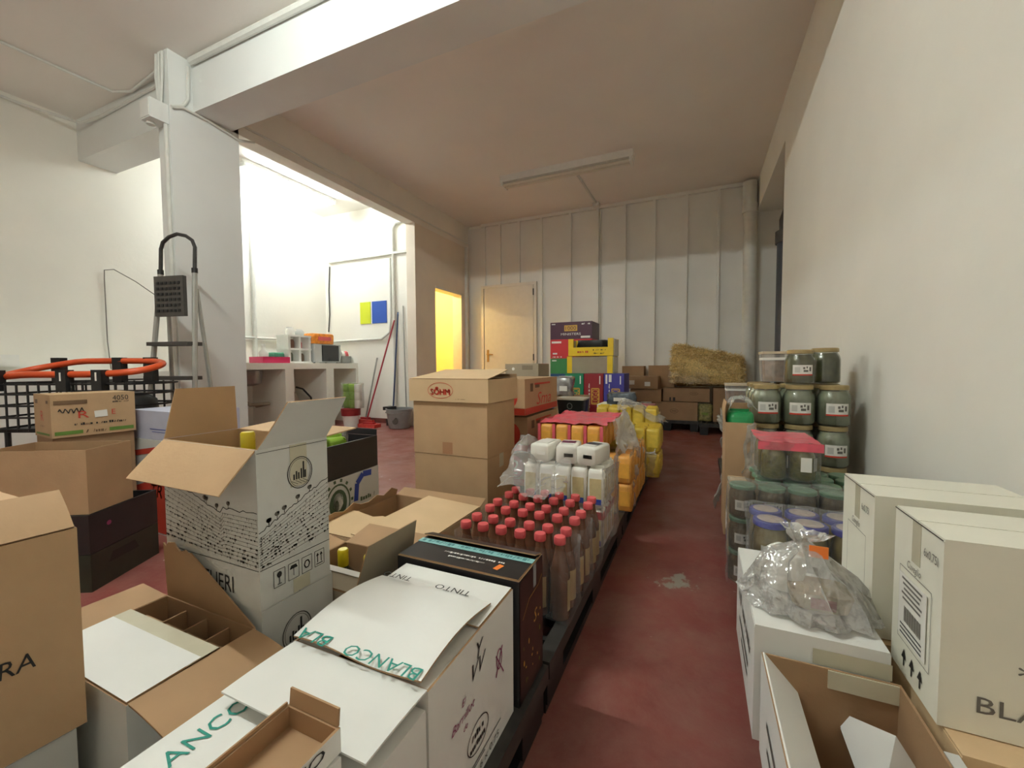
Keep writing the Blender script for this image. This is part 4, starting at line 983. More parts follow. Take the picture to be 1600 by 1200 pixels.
for k, x in enumerate((-.632, -.525, -.415)):
    o = tpk_ if k == 0 else copy_tree(tpk_)
    place(o, x, 1.80, .487, (-.1, .12, -.22)[k], ['plain white packet lying on the beige packets', 'white packet with a plum print lying on the beige packets', 'white packet with small dark print lying on the beige packets'][k])
    MB().box(-.032, .03, -.02, .03, .0855, .0866).build('top_mark', [label_m, purpleink_m, mat('slate_print', (100, 96, 104), .5, 0)][k], o)
    MB().box(-.01, .03, -.079, -.0776, .035, .05).build('end_mark', [label_m, greyink_m, greyink_m][k], o)
crumple_sheet('plastic_film', 'crumpled clear film draped over the bottles and white packets', lambda s, t: Vector((-.74 + .28 * s - .06 * t, 1.50 + .34 * t, .415 + .16 * t * (1 - .35 * s) + .02 * math.sin(9 * s))), 34, 34, film_m, .03, 13, 2)
crumple_sheet('plastic_film', 'clear film hanging down the aisle side of the white packets', lambda s, t: Vector((-.338 - .012 * math.sin(8 * s), 1.66 + .36 * s, .49 - .33 * t)), 22, 22, film2_m, .014, 15, 6)

# orange packets under red film
op = make_pack('orange packet in the wrapped block', 'orange packets', .07, .1, .142, orangepack_m, mat('amber_print', (240, 178, 76), .45, .1, 30), None, False)
first = True
for z, n in ((PZ, 6), (.297, 6), (.444, 4)):
    for r in range(5):
        for k in range(n):
            if z < .4 and 0 < r and k not in (0, n - 1): continue
            o = op if first else copy_tree(op); first = False
            x = -.775 + .0888 * k if n == 4 else -.775 + .0865 * k
            place(o, x, 2.25 + .125 * r, z, rnd.uniform(-.04, .04), 'orange packet in the top row under the red film' if z > .4 else None)
crumple_sheet('red_film', 'wrinkled red film over the orange packets', lambda s, t: Vector((-.825 + .385 * s, 2.225 + .63 * t, .597 + .006 * math.sin(18 * t))), 26, 36, pink_m, .012, 26, 4, cat='plastic wrap')
crumple_sheet('red_film', 'red film side hanging left of the orange packets', lambda s, t: Vector((-.823 + .004 * s, 2.21 + .62 * s, .6 - .22 * t)), 20, 10, pink_m, .008, 26, 5)
for k in range(5):
    x = -.82 + .0888 * k + (.0 if k else .003)
    o = MB().box(x - .008, x + .008, 2.2, 2.206, .45, .59).build('red_film', pink_m); tag(o, 'narrow red film strip between the orange packets', 'plastic wrap', 'red strips between the orange packets')
crumple_sheet('plastic_film', 'loose clear film bulging beside the orange packets', lambda s, t: Vector((-.43 + .09 * t + .03 * math.sin(3 * s), 2.2 + .55 * s, .615 - .3 * t + .05 * math.sin(math.pi * s))), 30, 26, film_m, .035, 11, 9)
crumple_sheet('plastic_film', 'clear film trailing over the pallet edge below the orange packets', lambda s, t: Vector((-.318 + .01 * math.sin(5 * s), 2.2 + .62 * s, .45 - .29 * t)), 26, 18, film2_m, .02, 12, 12)

# yellow packets
yp = make_pack('yellow packet in the front block by the aisle', 'yellow packets', .088, .085, .155, yellowpack_m, mat('pale_yellow_print', (226, 198, 80), .45, .12, 30), None, True)
first = True
for z in (PZ, .325):
    for r, y in enumerate((2.99, 3.085, 3.18)):
        for k in range(6):
            if r and 0 < k and z < .2: continue
            o = yp if first else copy_tree(yp); first = False
            place(o, -.275 - .0955 * k, y, z, rnd.uniform(-.05, .05))
for z in (PZ, .285, .42):
    for r, y in enumerate((3.42, 3.515)):
        for k in range(5):
            if r and 0 < k and z < .4: continue
            place(copy_tree(yp), -.33 - .0955 * k, y, z, rnd.uniform(-.05, .05), 'yellow packet in the taller block behind')
crumple_sheet('plastic_film', 'white crumpled film over the taller yellow block', lambda s, t: Vector((-.6 + .36 * s, 3.35 + .3 * t, .60 - .14 * s * s + .03 * math.sin(5 * t))), 30, 24, film_m, .035, 12, 21)
crumple_sheet('plastic_film', 'clear film sagging in front of the lower yellow packets', lambda s, t: Vector((-.62 + .36 * s, 2.93 - .02 * math.sin(6 * s), .34 - .17 * t)), 26, 16, film_m, .025, 14, 23)
Carton('display_tray', 'shallow cream tray with goods beside the yellow packets', 'tray', -.80, -.42, 3.60, 3.9, PZ, .575, 0, cream_card_m, seam=False)
o = pack_mesh(.24, .16, .1, .05, False, .02, 31).build('wrapped_bundle', mat('slate_wrap', (74, 82, 92), .25, .4, 26), None, 60, loc=(-.61, 3.7, .576)); tag(o, 'dark slate bundle in plastic on the cream tray', 'bundle')
MB().box(-.05, .05, -.09, -.084, .03, .06).build('wrap_label', label_m, o)
o = pack_mesh(.15, .14, .08, .04, False, .02, 33).build('wrapped_bundle', mat('rose_wrap', (160, 96, 98), .3, .3, 26), None, 60, loc=(-.40, 3.75, .502)); tag(o, 'rose coloured bundle beside the dark slate bundle', 'bundle')
MB().box(-.03, .03, -.079, -.074, .03, .06).build('wrap_label', label_m, o)
o = Carton('cardboard_box', 'small box carrying the rose coloured bundle', 'box', -.415, -.30, 3.62, 3.9, PZ, .5, 0, tan_m)
# tub and foil bag further back
Carton('cardboard_box', 'low brown box under the black tub', 'box', -1.2, -.87, 3.5, 3.86, PZ, .455, 0, brown2_m)
tb_ = thing('plastic_tub', 'black square tub with a pale lid behind the red film', 'tub', (-1.04, 3.69, .456))
MB().ring_stack([[(x, y, z) for x, y in rounded_rect(w, w * .9, .02)] for z, w in ((0, .22), (.15, .25))]).build('tub', mat('tub_black', (24, 28, 28), .35, .1), tb_, 40)
MB().ring_stack([[(x, y, z) for x, y in rounded_rect(w, w * .9, .02)] for z, w in ((.15, .262), (.165, .265), (.168, .25))]).build('lid', mat('tub_lid', (196, 188, 170), .4, .05), tb_, 40)
p = Print(tb_, ((0, -.106, .085), (1, 0, 0), (0, -.09, .99), (0, -.99, -.09)), .004); p.ring(0, .012, .022, .026, .006, mat('tub_grey', (120, 124, 124), .5, 0)); p.rect(0, -.035, .05, .006, mat('tub_grey', (120, 124, 124))); p.done('printed_mark')
Carton('cardboard_box', 'brown box under the silver foil bag', 'box', -1.33, -1.05, 4.02, 4.36, PZ, .6, 0, brown2_m)
o = pack_mesh(.17, .15, .19, .04, True, .03, 41).build('foil_bag', mat('silver_foil', (186, 188, 190), .22, .3, 20, metal=.7), None, 50, loc=(-1.25, 4.15, .604)); tag(o, 'crumpled silver foil bag beside the coloured boxes', 'bag')
MB().box(-.04, .04, -.081, -.076, .05, .1).build('bag_label', label_m, o)

# ================================================================== COLOURED STACK AT THE BACK
def q(u, v, y): return at(u, v, y=y)
YS = 5.16
pu = mat('purple_card', (78, 40, 62), .45, .06); rd = mat('red_card', (204, 46, 52), .45, .05); gr = mat('green_card', (58, 132, 72), .45, .05); bu = mat('blue_card', (34, 78, 120), .45, .05)
xs0, xs1 = q(860, 520, YS).x, q(925, 520, YS).x
zz = [q(890, v, YS).z for v in (503, 530, 560, 584)]
for k, (m, z0, z1, lab) in enumerate(((pu, zz[1], zz[0], 'dark purple printed box on top of the coloured stack'), (rd, zz[2], zz[1], 'bright red printed box under the purple box'), (gr, zz[3], zz[2], 'green printed box under the bright red box'), (bu, PZ, zz[3], 'dark blue box at the bottom of the coloured stack'))):
    b_ = Carton('printed_box', lab, 'box', xs0, xs1, YS, YS + .42, z0 + .001, z1, 0, m, seam=False)
    p = b_.pr('-y')
    if k == 0:
        p.rect(0, .03, .17, .075, gold_m); p.text('MINISTERS', 0, -.045, .03, whiteink_m, w=.26); p.scrawl('500 x 16', .19, .08, .02, whiteink_m, w=.12); p.rect(.19, -.085, .12, .025, whiteink_m); p.rect(-.23, .085, .05, .012, whiteink_m)
        p.done(); p = b_.pr('-y', .002); p.text('1000', 0, .03, .05, pu, w=.14); p.done()
    elif k == 1:
        p.rect(-.19, .085, .13, .025, whiteink_m); p.scrawl('22 x 20', -.18, -.1, .022, whiteink_m, w=.13); p.rect(-.21, -.06, .06, .02, whiteink_m); p.text('C', .0, -.04, .06, gold_m); p.rect(.2, .09, .12, .02, whiteink_m); p.done()
    elif k == 2: p.rect(-.22, .07, .06, .015, whiteink_m); p.ring(.0, .03, .03, .03, .01, gold_m); p.done()
    else: p.rect(.05, zz[3] * .3, .2, .12, gr); p.done()
# yellow fruit crates
YY = 4.72
def fruit_crate(label, u0, u1, v0, v1, kind):
    x0, x1 = q(u0, v1, YY).x, q(u1, v1, YY).x; z0, z1 = q(u0, v1, YY).z, q(u0, v0, YY).z; w, h, d = x1 - x0, z1 - z0, .34
    t = thing('fruit_crate', label, 'crate', ((x0 + x1) / 2, YY + d / 2, z0))
    for sx in (-1, 1):
        for sy in (-1, 1): MB().box(sx * (w / 2 - .03) - .03, sx * (w / 2 - .03) + .03, sy * (d / 2 - .012) - .012, sy * (d / 2 - .012) + .012, 0, h).build('corner_post', yellow_m, t)
        MB().box(sx * (w / 2) - .006, sx * (w / 2) + .006, -d / 2 + .024, d / 2 - .024, 0, h * .96).build('side_panel', cream_card_m, t)
    MB().box(-w / 2 + .06, w / 2 - .06, -d / 2, -d / 2 + .012, .0 if kind else .0, h * (.5 if kind else .96)).build('front_panel', yellow_m if kind else grey_card_m, t)
    MB().box(-w / 2 + .06, w / 2 - .06, d / 2 - .012, d / 2, 0, h * .6).build('back_panel', yellow_m, t)
    MB().box(-w / 2 + .01, w / 2 - .01, -d / 2 + .012, d / 2 - .012, 0, .012).build('base', grey_card_m, t)
    if kind:
        p = Print(t, ((0, -d / 2, h * .25), (1, 0, 0), (0, 0, 1), (0, -1, 0)), .0012)
        p.scrawl('Rosaro', -.09, .0, .028, redink_m, w=.12, shear=.3); p.scrawl('CHAMPIÑON', .1, .02, .018, ink_m, w=.14); p.scrawl('AL NATUR', .1, -.02, .018, ink_m, w=.13); p.done()
    return t, w, h, z0, (x0 + x1) / 2
fc2 = fruit_crate('plain-fronted fruit crate under the printed yellow crate', 886, 957, 557, 583, 0)
fc1 = fruit_crate('yellow printed fruit crate on top of the other crate', 888, 958, 530, 556.5, 1)
o = pack_mesh(.36, .22, .17, .05, False, .03, 51).build('black_liner', mat('black_bag', (26, 25, 26), .4, .3), None, 60, loc=(fc1[4], YY + .17, fc1[3] + .013)); tag(o, 'black bag filling the yellow printed crate', 'bag'); MB().box(-.1, .1, -.116, -.11, .05, .09).build('fold', black_p, o)
# three upright printed boxes in front
YG = 4.56
for k, (u0, u1, m, lab, t1) in enumerate(((883, 911.5, mat('emerald_card', (24, 132, 92), .45, .05), 'emerald green upright box below the yellow crates', 'LOGO'), (912.5, 942.5, mat('wine_red_card', (152, 36, 46), .45, .05), 'wine red upright box below the yellow crates', 'LOGO'), (943.5, 975, mat('violet_card', (70, 66, 158), .45, .05), 'violet blue upright box below the yellow crates', 'LOGO'))):
    x0, x1 = q(u0, 600, YG).x, q(u1, 600, YG).x; zt = fc2[3] - .002
    b_ = Carton('printed_box', lab, 'box', x0, x1, YG, YG + .36, PZ, zt, 0, m, seam=False)
    p = b_.pr('-y'); H = b_.h / 2; W = b_.w
    p.frame(.02, H - .25, .08, .17, .012, gold_m); p.text(t1, .02, H - .25, .07, gold_m, w=.15, rot=R(90)); p.scrawl('PREMIUM', -.05, H - .15, .014, whiteink_m, w=.1, rot=R(90)); p.rect(.07, H - .07, .012, .09, whiteink_m)
    if k == 1: p.scrawl('CLASSIC', -.05, H - .28, .02, whiteink_m, w=.2, rot=R(90))
    if k == 2: p.rect(-.04, H - .05, .03, .08, whiteink_m); p.rect(-.08, H - .06, .02, .1, whiteink_m)
    p.done()

# ================================================================== BACK WALL RIGHT: BROWN BOXES AND STRAW
def back_box(name, lab, u0, u1, v0, v1, y, d, m=None, rot=0, **kw):
    a, b = q(u0, (v0 + v1) / 2, y), q(u1, (v0 + v1) / 2, y); um = (u0 + u1) / 2
    z1, z0 = q(um, v0, y).z, q(um, v1, y).z
    return Carton(name, lab, 'box', a.x, b.x, y, y + d, max(z0, PZ) + .001, z1, rot, m or brown2_m, **kw)
g1 = back_box('cardboard_box', 'wide brown box at the bottom on the back pallet', 1018, 1090, 628, 660, 6.13, .45)
p = g1.pr('-y'); p.ring(-.0, .0, .05, .028, .006, brownink_m); p.rect(0, 0, .06, .012, brownink_m); p.done()
g2 = back_box('cardboard_box', 'brown box with a small oval print under the straw', 1036, 1109, 607, 627.5, 6.15, .42)
p = g2.pr('-y'); p.ring(.1, .02, .05, .02, .005, brownink_m); p.rect(.1, .02, .06, .008, brownink_m); p.rect(-.15, -.06, .03, .05, ink_m); p.rect(-.2, -.06, .02, .05, ink_m); p.done()
g3 = back_box('cardboard_box', 'long brown box beneath the two-sticker box', 985, 1033, 608, 627.5, 6.1, .45)
g4 = back_box('cardboard_box', 'brown box with two white stickers', 975, 1028, 588, 607.5, 6.08, .35)
p = g4.pr('-y'); p.rect(-.12, -.0, .07, .06, label_m); p.rect(.09, -.02, .075, .06, label_m); p.done('sticker')
g5 = back_box('cardboard_box', 'small open brown box behind the two-sticker box', 972, 1006, 572, 588, 6.45, .25, closed=False)
g6 = back_box('cardboard_box', 'tall brown box with raised lid leaning on the wall', 1013, 1054, 571, 607, 6.46, .25)
p = g6.pr('-y'); p.rect(-.09, -.08, .06, .05, label_m); p.done('sticker')
g7 = Carton('cardboard_box', 'brown box supporting the right end of the straw bale', 'box', .19, .6, 6.14, 6.55, PZ, .6, 0, brown2_m)
g8 = Carton('cardboard_box', 'low brown box below the long brown box', 'box', -.98, -.785, 6.14, 6.5, 0, .40, 0, brown2_m)
bale = thing('straw_bale', 'golden straw bale in torn plastic on the back boxes', 'straw', (.10, 6.32, .63))
mb = MB(); rgs = random.Random(5)
def bale_pt(x, y, z):
    h = .55 - .17 * (x + .46) / .92; return Vector((x, y, z * h)) + noise.noise_vector(Vector((x, y, z)) * 6) * .035
rings = [[bale_pt(x, y, zf) for x, y in [(px_ * s, py_ * s) for px_, py_ in rounded_rect(.84, .36, .06, 5)]] for zf, s in ((0, .93), (.12, 1), (.35, 1.0), (.6, 1.0), (.85, .99), (.97, .94), (1, .8), (1.0, .4))]
mb.ring_stack(rings); straw_m = mat('straw', (208, 180, 118), .75, .35, 60); straw2_m = mat('pale_straw', (232, 212, 158), .6, .2, 60)
mb.build('bale_core', straw_m, bale, 60)
st = MB()
for k in range(3600):
    f = rgs.choice(('f', 'f', 'f', 't', 't', 'l', 'r')); x = rgs.uniform(-.42, .42); y = rgs.uniform(-.17, .17); z = rgs.uniform(.02, 1)
    if f == 'f': y = -.185
    elif f == 't': z = 1.01
    elif f == 'l': x = -.425
    else: x = .425
    c = bale_pt(x, y, z); L = rgs.uniform(.03, .11); d = Vector((rgs.gauss(0, 1), rgs.gauss(0, .35), rgs.gauss(0, .55))).normalized() * L / 2; n = Vector((rgs.gauss(0, 1), rgs.gauss(0, 1), rgs.gauss(0, 1))).normalized().cross(d).normalized() * .0022
    st.add([c - d - n, c - d + n, c + d + n, c + d - n], [(0, 1, 2, 3)], rgs.randrange(2))
tag(st.build('straw_stalk', [straw_m, straw2_m], bale), kind='stuff')
crumple_sheet('plastic_wrap', '', lambda s, t: Vector((-.47 + .5 * s, -.21 - .01 * math.sin(6 * s), .03 + .16 * t)), 20, 10, film2_m, .03, 12, 31, parent=bale)
o = pack_mesh(.18, .14, .22, .04, True, .03, 61).build('vegetable_bag', mat('mixed_greens', (140, 134, 84), .5, .5, 30), None, 60, loc=(.09, 6.2, PZ)); tag(o, 'bag of mixed dried greens on the back pallet', 'bag'); MB().box(-.04, .04, -.076, -.07, .05, .12).build('bag_label', mat('greens_label', (120, 140, 60), .5, .2), o)

# ================================================================== RIGHT OF THE AISLE
def make_jar(name, label, group, r, h, content, lidm, labm=True, lid_r=.86, glass=True, strip=redink_m):
    t = thing(name, label, 'jar', (0, 0, 0), 0, group)
    prof = [(r * .86, 0), (r, h * .05), (r, h * .68), (r * .93, h * .78), (r * lid_r * .92, h * .86), (r * lid_r * .92, h * .9)]
    MB().lathe(prof, 20).build('glass', glass_m, t, 45)
    MB().lathe([(x * .955, .004 + z * .93) for x, z in prof], 20).build('contents', content, t, 45)
    MB().lathe([(r * lid_r, h * .885), (r * (lid_r + .02), h * .89), (r * (lid_r + .02), h * .975), (r * lid_r * .95, h)], 20).build('lid', lidm, t, 40)
    if labm:
        lb = curved_patch(MB(), r * 1.012, -140, -62, h * .26, h * .56).build('label', label_m, t, 60)
        curved_patch(MB(), r * 1.017, -140, -62, h * .26, h * .3).build('label_stripe', strip, lb, 60)
        for a0, a1, z0, z1 in ((-102, -94, .44, .5), (-90, -84, .46, .52), (-100, -82, .36, .42), (-78, -70, .38, .5), (-132, -112, .34, .5)):
            curved_patch(MB(), r * 1.017, a0, a1, h * z0, h * z1, 2).build('label_print', greyink_m if a0 > -110 else mat('pale_label_print', (190, 190, 184), .5, 0), lb, 60)
    return t
VW = R(14)
bj = make_jar('pickle_jar', 'big grey-green pickle jar in the second row from the top', 'big pickle jars', .066, .19, greyolive_m, lidgold_m)
first = True
for z, ys in ((.245, (2.40, 2.54, 2.68)), (.437, (2.40, 2.54, 2.68)), (.629, (2.40, 2.54, 2.68))):
    for y in ys:
        for k, x in enumerate((.31, .447, .584)):
            o = bj if first else copy_tree(bj); first = False
            place(o, x, y, z, VW + rnd.uniform(-.12, .12), 'big grey-green pickle jar in the lower rows' if z < .6 else ('big grey-green pickle jar in the row below the dark jars' if y < 2.5 else 'big grey-green pickle jar behind the row below the dark jars'))
Carton('display_tray', 'low brown tray under the big pickle jars', 'tray', .235, .66, 2.325, 2.76, PZ, .243, 0, brown2_m, seam=False)
dj = make_jar('pickle_jar', 'dark olive pickle jar with a white label on top of the stack', None, .062, .165, darkolive_m, lidgold_m)
place(dj, .447, 2.40, .821, VW)
dj2 = make_jar('pickle_jar', 'dark olive pickle jar without label on top of the stack', None, .064, .175, darkolive_m, lidgold_m, False)
place(dj2, .575, 2.53, .821, 0)
# clear tubs
def tub(label, x, y, z, w, h, m, group=None):
    t = thing('plastic_tub', label, 'tub', (x, y, z), 0, group)
    MB().ring_stack([[(a, b, zz_) for a, b in rounded_rect(w * s, w * s, .015)] for zz_, s in ((.002, .9), (h * .92, 1))]).build('tub', tub_m, t, 40)
    MB().ring_stack([[(a, b, zz_) for a, b in rounded_rect(w * s * .94, w * s * .94, .013)] for zz_, s in ((.006, .9), (h * .7, .98))]).build('contents', m, t, 40)
    MB().ring_stack([[(a, b, zz_) for a, b in rounded_rect(w * 1.05, w * 1.05, .018)] for zz_ in (h * .92, h)]).build('lid', mat('tub_cream_lid', (206, 190, 164), .4, .05), t, 40)
    MB().ring_stack([[(a, b, zz_) for a, b in rounded_rect(w * 1.005, w * 1.005, .018)] for zz_ in (h * .72, h * .8)]).build('rim_band', label_m, t, 40)
cont_m = mat('pink_beige_contents', (196, 150, 120), .6, .35, 40)
tub('clear square tub beside the dark olive jars', .385, 2.68, .821, .14, .165, cont_m)
for k in range(4): tub('clear square tub in the stack behind the leaning carton', .235, 3.02, PZ + .162 * k, .145, .16, cont_m, 'stack of clear tubs')
for k in range(3): tub('clear square tub in the short stack by the wall', .42, 3.02, PZ + .162 * k, .145, .16, cont_m, 'short stack of clear tubs')
# brown carton with a green bag, and the films at the aisle
bg = Carton('cardboard_box', 'tall open brown carton holding a green bag by the jars', 'box', .115, .235, 2.08, 2.30, PZ, .66, 0, brown_m, closed=False, flaps={'-x': (100, .09, -25), '+y': (95, .07)})
o = pack_mesh(.10, .18, .2, .03, True, .015, 71).build('green_bag', mat('green_foil', (30, 140, 80), .3, .15), None, 60, loc=(.175, 2.19, .50)); tag(o, 'green bag inside the tall brown carton', 'bag'); MB().box(-.03, .03, -.097, -.091, .08, .14).build('bag_label', label_m, o)
crumple_sheet('plastic_film', 'white crumpled film on top of the green bag', lambda s, t: Vector((.12 + .11 * s, 2.14 + .14 * t, .715 + .06 * math.sin(math.pi * s))), 16, 16, film_m, .03, 16, 41)
crumple_sheet('plastic_film', 'shiny crumpled film hanging at the aisle below the clear tubs', lambda s, t: Vector((.105 + .045 * s + .02 * math.sin(4 * t), 2.34 + .5 * s, .64 - .46 * t)), 26, 30, film_m, .03, 14, 43)
crumple_sheet('plastic_film', 'clear film hanging between the brown carton and the pink pack', lambda s, t: Vector((.19 + .05 * s, 2.02 + .04 * s, .66 - .3 * t)), 16, 20, film_m, .02, 16, 45)
o = MB().box(.122, .2, 1.98, 2.05, PZ, .33).build('blue_carton', mat('navy_card', (44, 56, 104), .5, .1)); tag(o, 'small navy box at the aisle edge of the pallet', 'box'); MB().box(.1205, .122, 1.99, 2.04, .2, .3).build('box_print', whiteink_m, o)
o = Carton('cardboard_box', 'narrow brown carton standing at the aisle below the tall carton', 'box', .12, .185, 1.80, 1.96, PZ, .45, 0, tan_m)
# pink shrink pack
pk = make_jar('pickle_jar', 'olive gherkin jar inside the pink-topped pack', 'jars in the pink-topped pack', .041, .125, olive_m, mat('pink_lid', (214, 120, 128), .4, .05), False)
first = True
for y in (1.76, 1.85, 1.94):
    for x in (.255, .342):
        o = pk if first else copy_tree(pk); first = False
        place(o, x, y, .505, rnd.uniform(0, 3)); MB().box(-.012, .012, -.0425, -.041, .04, .085).build('label', label_m, o)
pt_ = film_wrap('shrink_wrap', 'pink-topped clear shrink wrap around the gherkin jars', .203, .392, 1.712, 1.985, .503, .642, film2_m, .003, 51, top=False)
crumple_sheet('pink_top', '', lambda s, t: Vector((.2035 + .188 * s, 1.712 + .272 * t, .644)), 20, 24, pink_m, .004, 30, 52, parent=pt_)
MB().box(.2, .395, 1.7105, 1.7115, .615, .644).build('pink_edge', pink_m, pt_)
p = Print(pt_, ((.345, 1.7095, .57), (1, 0, 0), (0, 0, 1), (0, -1, 0)), .001); p.rect(0, 0, .032, .05, label_m); p.done('sticker')
# green-lidded jars
gj = make_jar('preserve_jar', 'small green-lidded jar in the top layer', 'green-lidded jars', .042, .115, mat('brown_preserve', (130, 114, 92), .35, .3, 30), lidgreen_m, True, .97, strip=label_m)
first = True
for zi, z in enumerate((PZ, .267, .384)):
    for y in (1.655, 1.745, 1.835, 1.925):
        for k, x in enumerate((.237, .325, .413, .5)):
            if zi < 2 and y > 1.7 and k in (1, 2): continue
            o = gj if first else copy_tree(gj); first = False
            place(o, x, y, z, VW, 'small green-lidded jar in the lower layers' if zi < 2 else None)
gk = [o for o in ()]
for z in (PZ, .267, .384):
    o = copy_tree(gj); place(o, .149 + .0, 1.655, z, VW, 'small green-lidded jar standing at the aisle corner')
film_wrap('shrink_wrap', 'clear shrink wrap over the green-lidded jars', .103, .465, 1.605, 1.705, PZ, .505, film2_m, .008, 55)
for z in (PZ, .31):
    pass
bjr = make_jar('preserve_jar', 'jar with a patterned blue lid behind the plastic bag', 'blue-lidded jars', .045, .155, amber_m, lidblue_m, True, .98, strip=blueink_m)
MB().lathe([(.034, .1552), (.034, .156)], 18).build('lid_print', mat('blue_lid_print', (190, 176, 168), .4, .2, 40), bjr)
first = True
for z in (PZ, .309):
    for y in (1.41, 1.505):
        for x in (.2, .296, .392):
            o = bjr if first else copy_tree(bjr); first = False
            place(o, x, y, z, VW, None if z > .2 else 'jar with a blue lid in the bottom layer behind the plastic bag')
film_wrap('shrink_wrap', 'clear shrink wrap over the blue-lidded jars', .148, .445, 1.36, 1.557, PZ, .469, film2_m, .006, 57)
# white cartons along the aisle
r2 = Carton('wine_carton', 'white carton with dark side print under the plastic bag', 'carton', .112, .328, .95, 1.34, PZ, .392, 0, wcard_m, tape=None)
p = r2.pr('-x'); p.scrawl('PROCESSED', .0, .03, .03, greyink_m, w=.26); p.rect(-.0, -.03, .2, .012, greyink_m); p.rect(.02, -.06, .14, .01, greyink_m); p.done()
p = r2.pr('-y', .0015); p.rect(.05, .085, .12, .03, tape_m); p.done('tape')
r1 = Carton('wine_carton', 'open white carton with brown inside at the aisle corner', 'carton', .122, .336, .56, .93, PZ, .35, 0, wcard_m, brown2_m, closed=False)
r1.flap('-x', wcard_m, wcard_m, -48, .085); r1.flap('-y', wcard_m, wcard_m, 160, .1)
q4 = [at(1303, 1108, z=.26), at(1400, 1150, z=.30), at(1470, 1260, z=.22), at(1370, 1290, z=.18)]; o4 = Vector(r1.root.location)
MB().add([v - o4 for v in q4], [(3, 2, 1, 0)]).add([v - o4 - Vector((0, 0, .003)) for v in q4], [(0, 1, 2, 3)]).build('inner_flap', wcard_m, r1.root)
p = r1.pr('-x'); p.scrawl('WINE', .08, .0, .03, greyink_m, w=.1); p.rect(-.05, .02, .1, .012, greyink_m); p.rect(-.05, -.02, .08, .01, greyink_m); p.done()
MB().box(.0, .105, .178, .1835, .165, .199).build('tape', tape_m, r1.root)
# tall white cartons against the wall
Carton('cardboard_box', 'brown box under the nearest tall white carton', 'box', .36, .64, .80, 1.04, PZ, .347, 0, tan_m)
Carton('cardboard_box', 'brown box under the second tall white carton', 'box', .345, .63, 1.06, 1.30, PZ, .347, 0, tan_m)
def tall_carton(lab, x0, x1, y0, y1, sticker):
    c = Carton('wine_carton', lab, 'carton', x0, x1, y0, y1, .349, .647, 0, cream_card_m, gap=.002)
    p = c.pr('-x'); D = c.d / 2
    p.text('6x0,75l', .05, .105, .017, greyink_m, w=.045); p.text('Cuveglio', -.005, .058, .018, greyink_m, w=.05, shear=.3); p.frame(0, -.02, .115, .135, .0012, greyink_m)
    for k in range(3):
        x = -.03 + k * .03; p.poly([(x - .009, -.118), (x + .009, -.118), (x, -.1)], ink_m); p.rect(x, -.125, .004, .014, ink_m)
    p.rect(0, .146, 2 * D, .002, ink_m); p.done()
    MB().box(-c.w / 2 - .0009, -c.w / 2 - .0002, -.015, .015, .22, .294).build('tape', tape_m, c.root)
    if sticker:
        MB().box(-c.w / 2 - .0022, -c.w / 2 - .0014, -.045, .055, .07, .185).build('sticker', label_m, c.root)
        p = Print(c.root, ((-c.w / 2 - .0022, 0, 0), (0, -1, 0), (0, 0, 1), (-1, 0, 0)), .0006)
        for k in range(5): p.rect(-.005, .178 - k * .009, .075 - .008 * (k % 3), .004, greyink_m)
        for k in range(14): p.rect(-.03 + k * .0045, .115, .002 + .001 * (k % 2), .028, greyink_m)
        for k in range(3): p.rect(-.005, .092 - k * .008, .08, .003, ink_m)
        p.done('sticker_print')
    p = c.pr('-y'); p.text('BLANCO', -.005, -.1, .026, greyink_m, w=.175); p.text('*', -.04, -.035, .022, greyink_m); p.done('printed_lettering')
    return c
tall_carton('tall cream carton with a shipping sticker at the wall', .352, .625, .85, 1.022, True)
tall_carton('tall cream carton without sticker behind the stickered one', .337, .61, 1.078, 1.275, False)
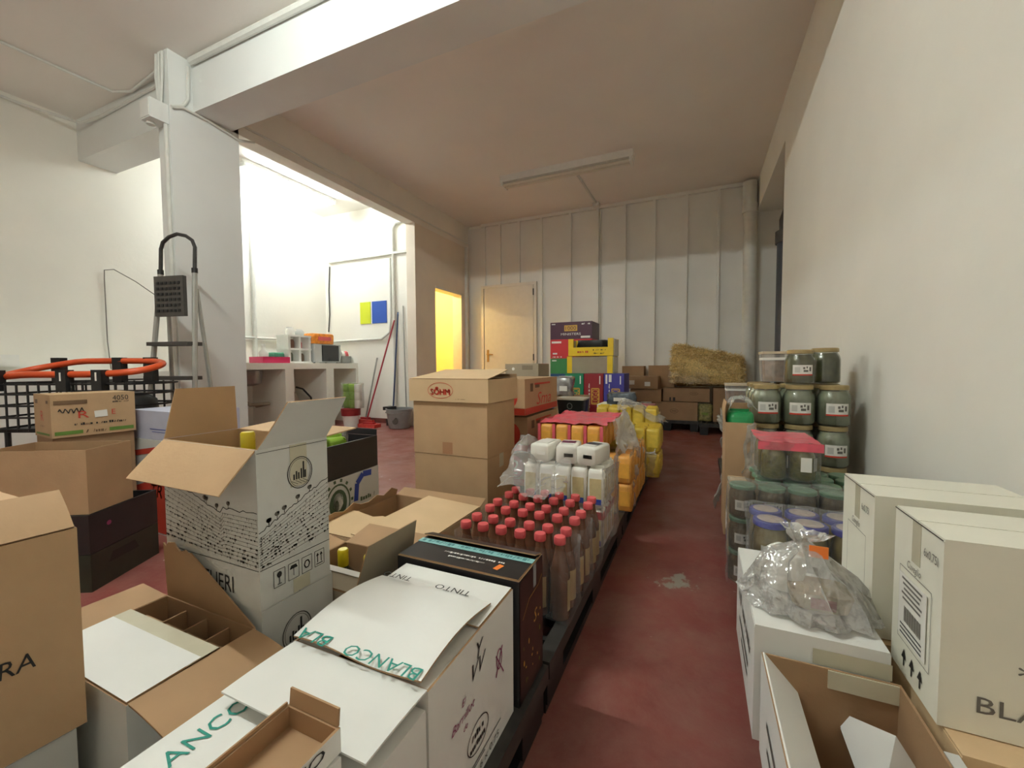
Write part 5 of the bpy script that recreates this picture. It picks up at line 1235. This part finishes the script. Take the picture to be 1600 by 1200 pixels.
lean = Carton('wine_carton', 'grey-white carton wedged below the stickered tall carton', 'carton', .34, .357, .62, .80, PZ, .345, 0, wcard2_m, seam=False)
p = lean.pr('-x'); p.done()
Carton('cardboard_box', 'brown box in the right corner below the stickered carton', 'box', .375, .66, .56, .79, PZ, .30, 0, tan_m)
# knotted plastic bag
bag = thing('plastic_bag', 'knotted clear plastic bag on the white aisle carton', 'bag', (.225, 1.08, .394))
mb = MB(); rings = []
for f, sx, sy, ox, oy in ((0, .10, .10, .0, .0), (.04, .122, .115, .0, .0), (.2, .112, .105, 0, 0), (.42, .09, .08, -.01, 0), (.62, .06, .05, -.015, 0), (.78, .026, .024, -.012, 0), (.84, .012, .012, -.01, 0), (.92, .028, .02, -.01, 0), (1.0, .04, .03, -.005, .0)):
    rg_ = []
    for j in range(36):
        a = 2 * math.pi * j / 36; pl_ = 1 + .12 * math.sin(7 * a + 3 * f) * (.3 + f) + .08 * math.sin(13 * a)
        qv = Vector((ox + sx * pl_ * math.cos(a), oy + sy * pl_ * math.sin(a), f * .16)); qv += noise.noise_vector(qv * 55) * (.012 if f > .02 else 0.002)
        rg_.append(qv)
    rings.append(rg_)
mb.ring_stack(rings, 0, True, False); mb.build('bag_film', film_bag, bag, 50)
o = MB().ring_stack([[(x, y, z) for x, y in rounded_rect(w, w * .8, .02)] for z, w in ((.004, .10), (.036, .115), (.04, .11))]).build('snack_tray', mat('beige_tray', (148, 120, 76), .6, .2, 30), None, 40, loc=(.245, 1.08, .395)); tag(o, 'beige tray of snacks inside the knotted bag', 'tray')
MB().box(-.022, .022, -.0475, -.0462, .012, .034).build('label', mat('maroon_label', (140, 30, 44), .5, .05), o)
o = pack_mesh(.07, .08, .09, .025, False, .012, 81).build('white_packet', flourw_m, None, 60, loc=(.19, 1.13, .397)); tag(o, 'white packet inside the knotted bag', 'packet'); MB().box(-.02, .02, -.043, -.04, .03, .06).build('label', label_m, o)
MB().box(-.004, .03, -.03, -.028, .115, .14).build('orange_tag', orange_m, bag)
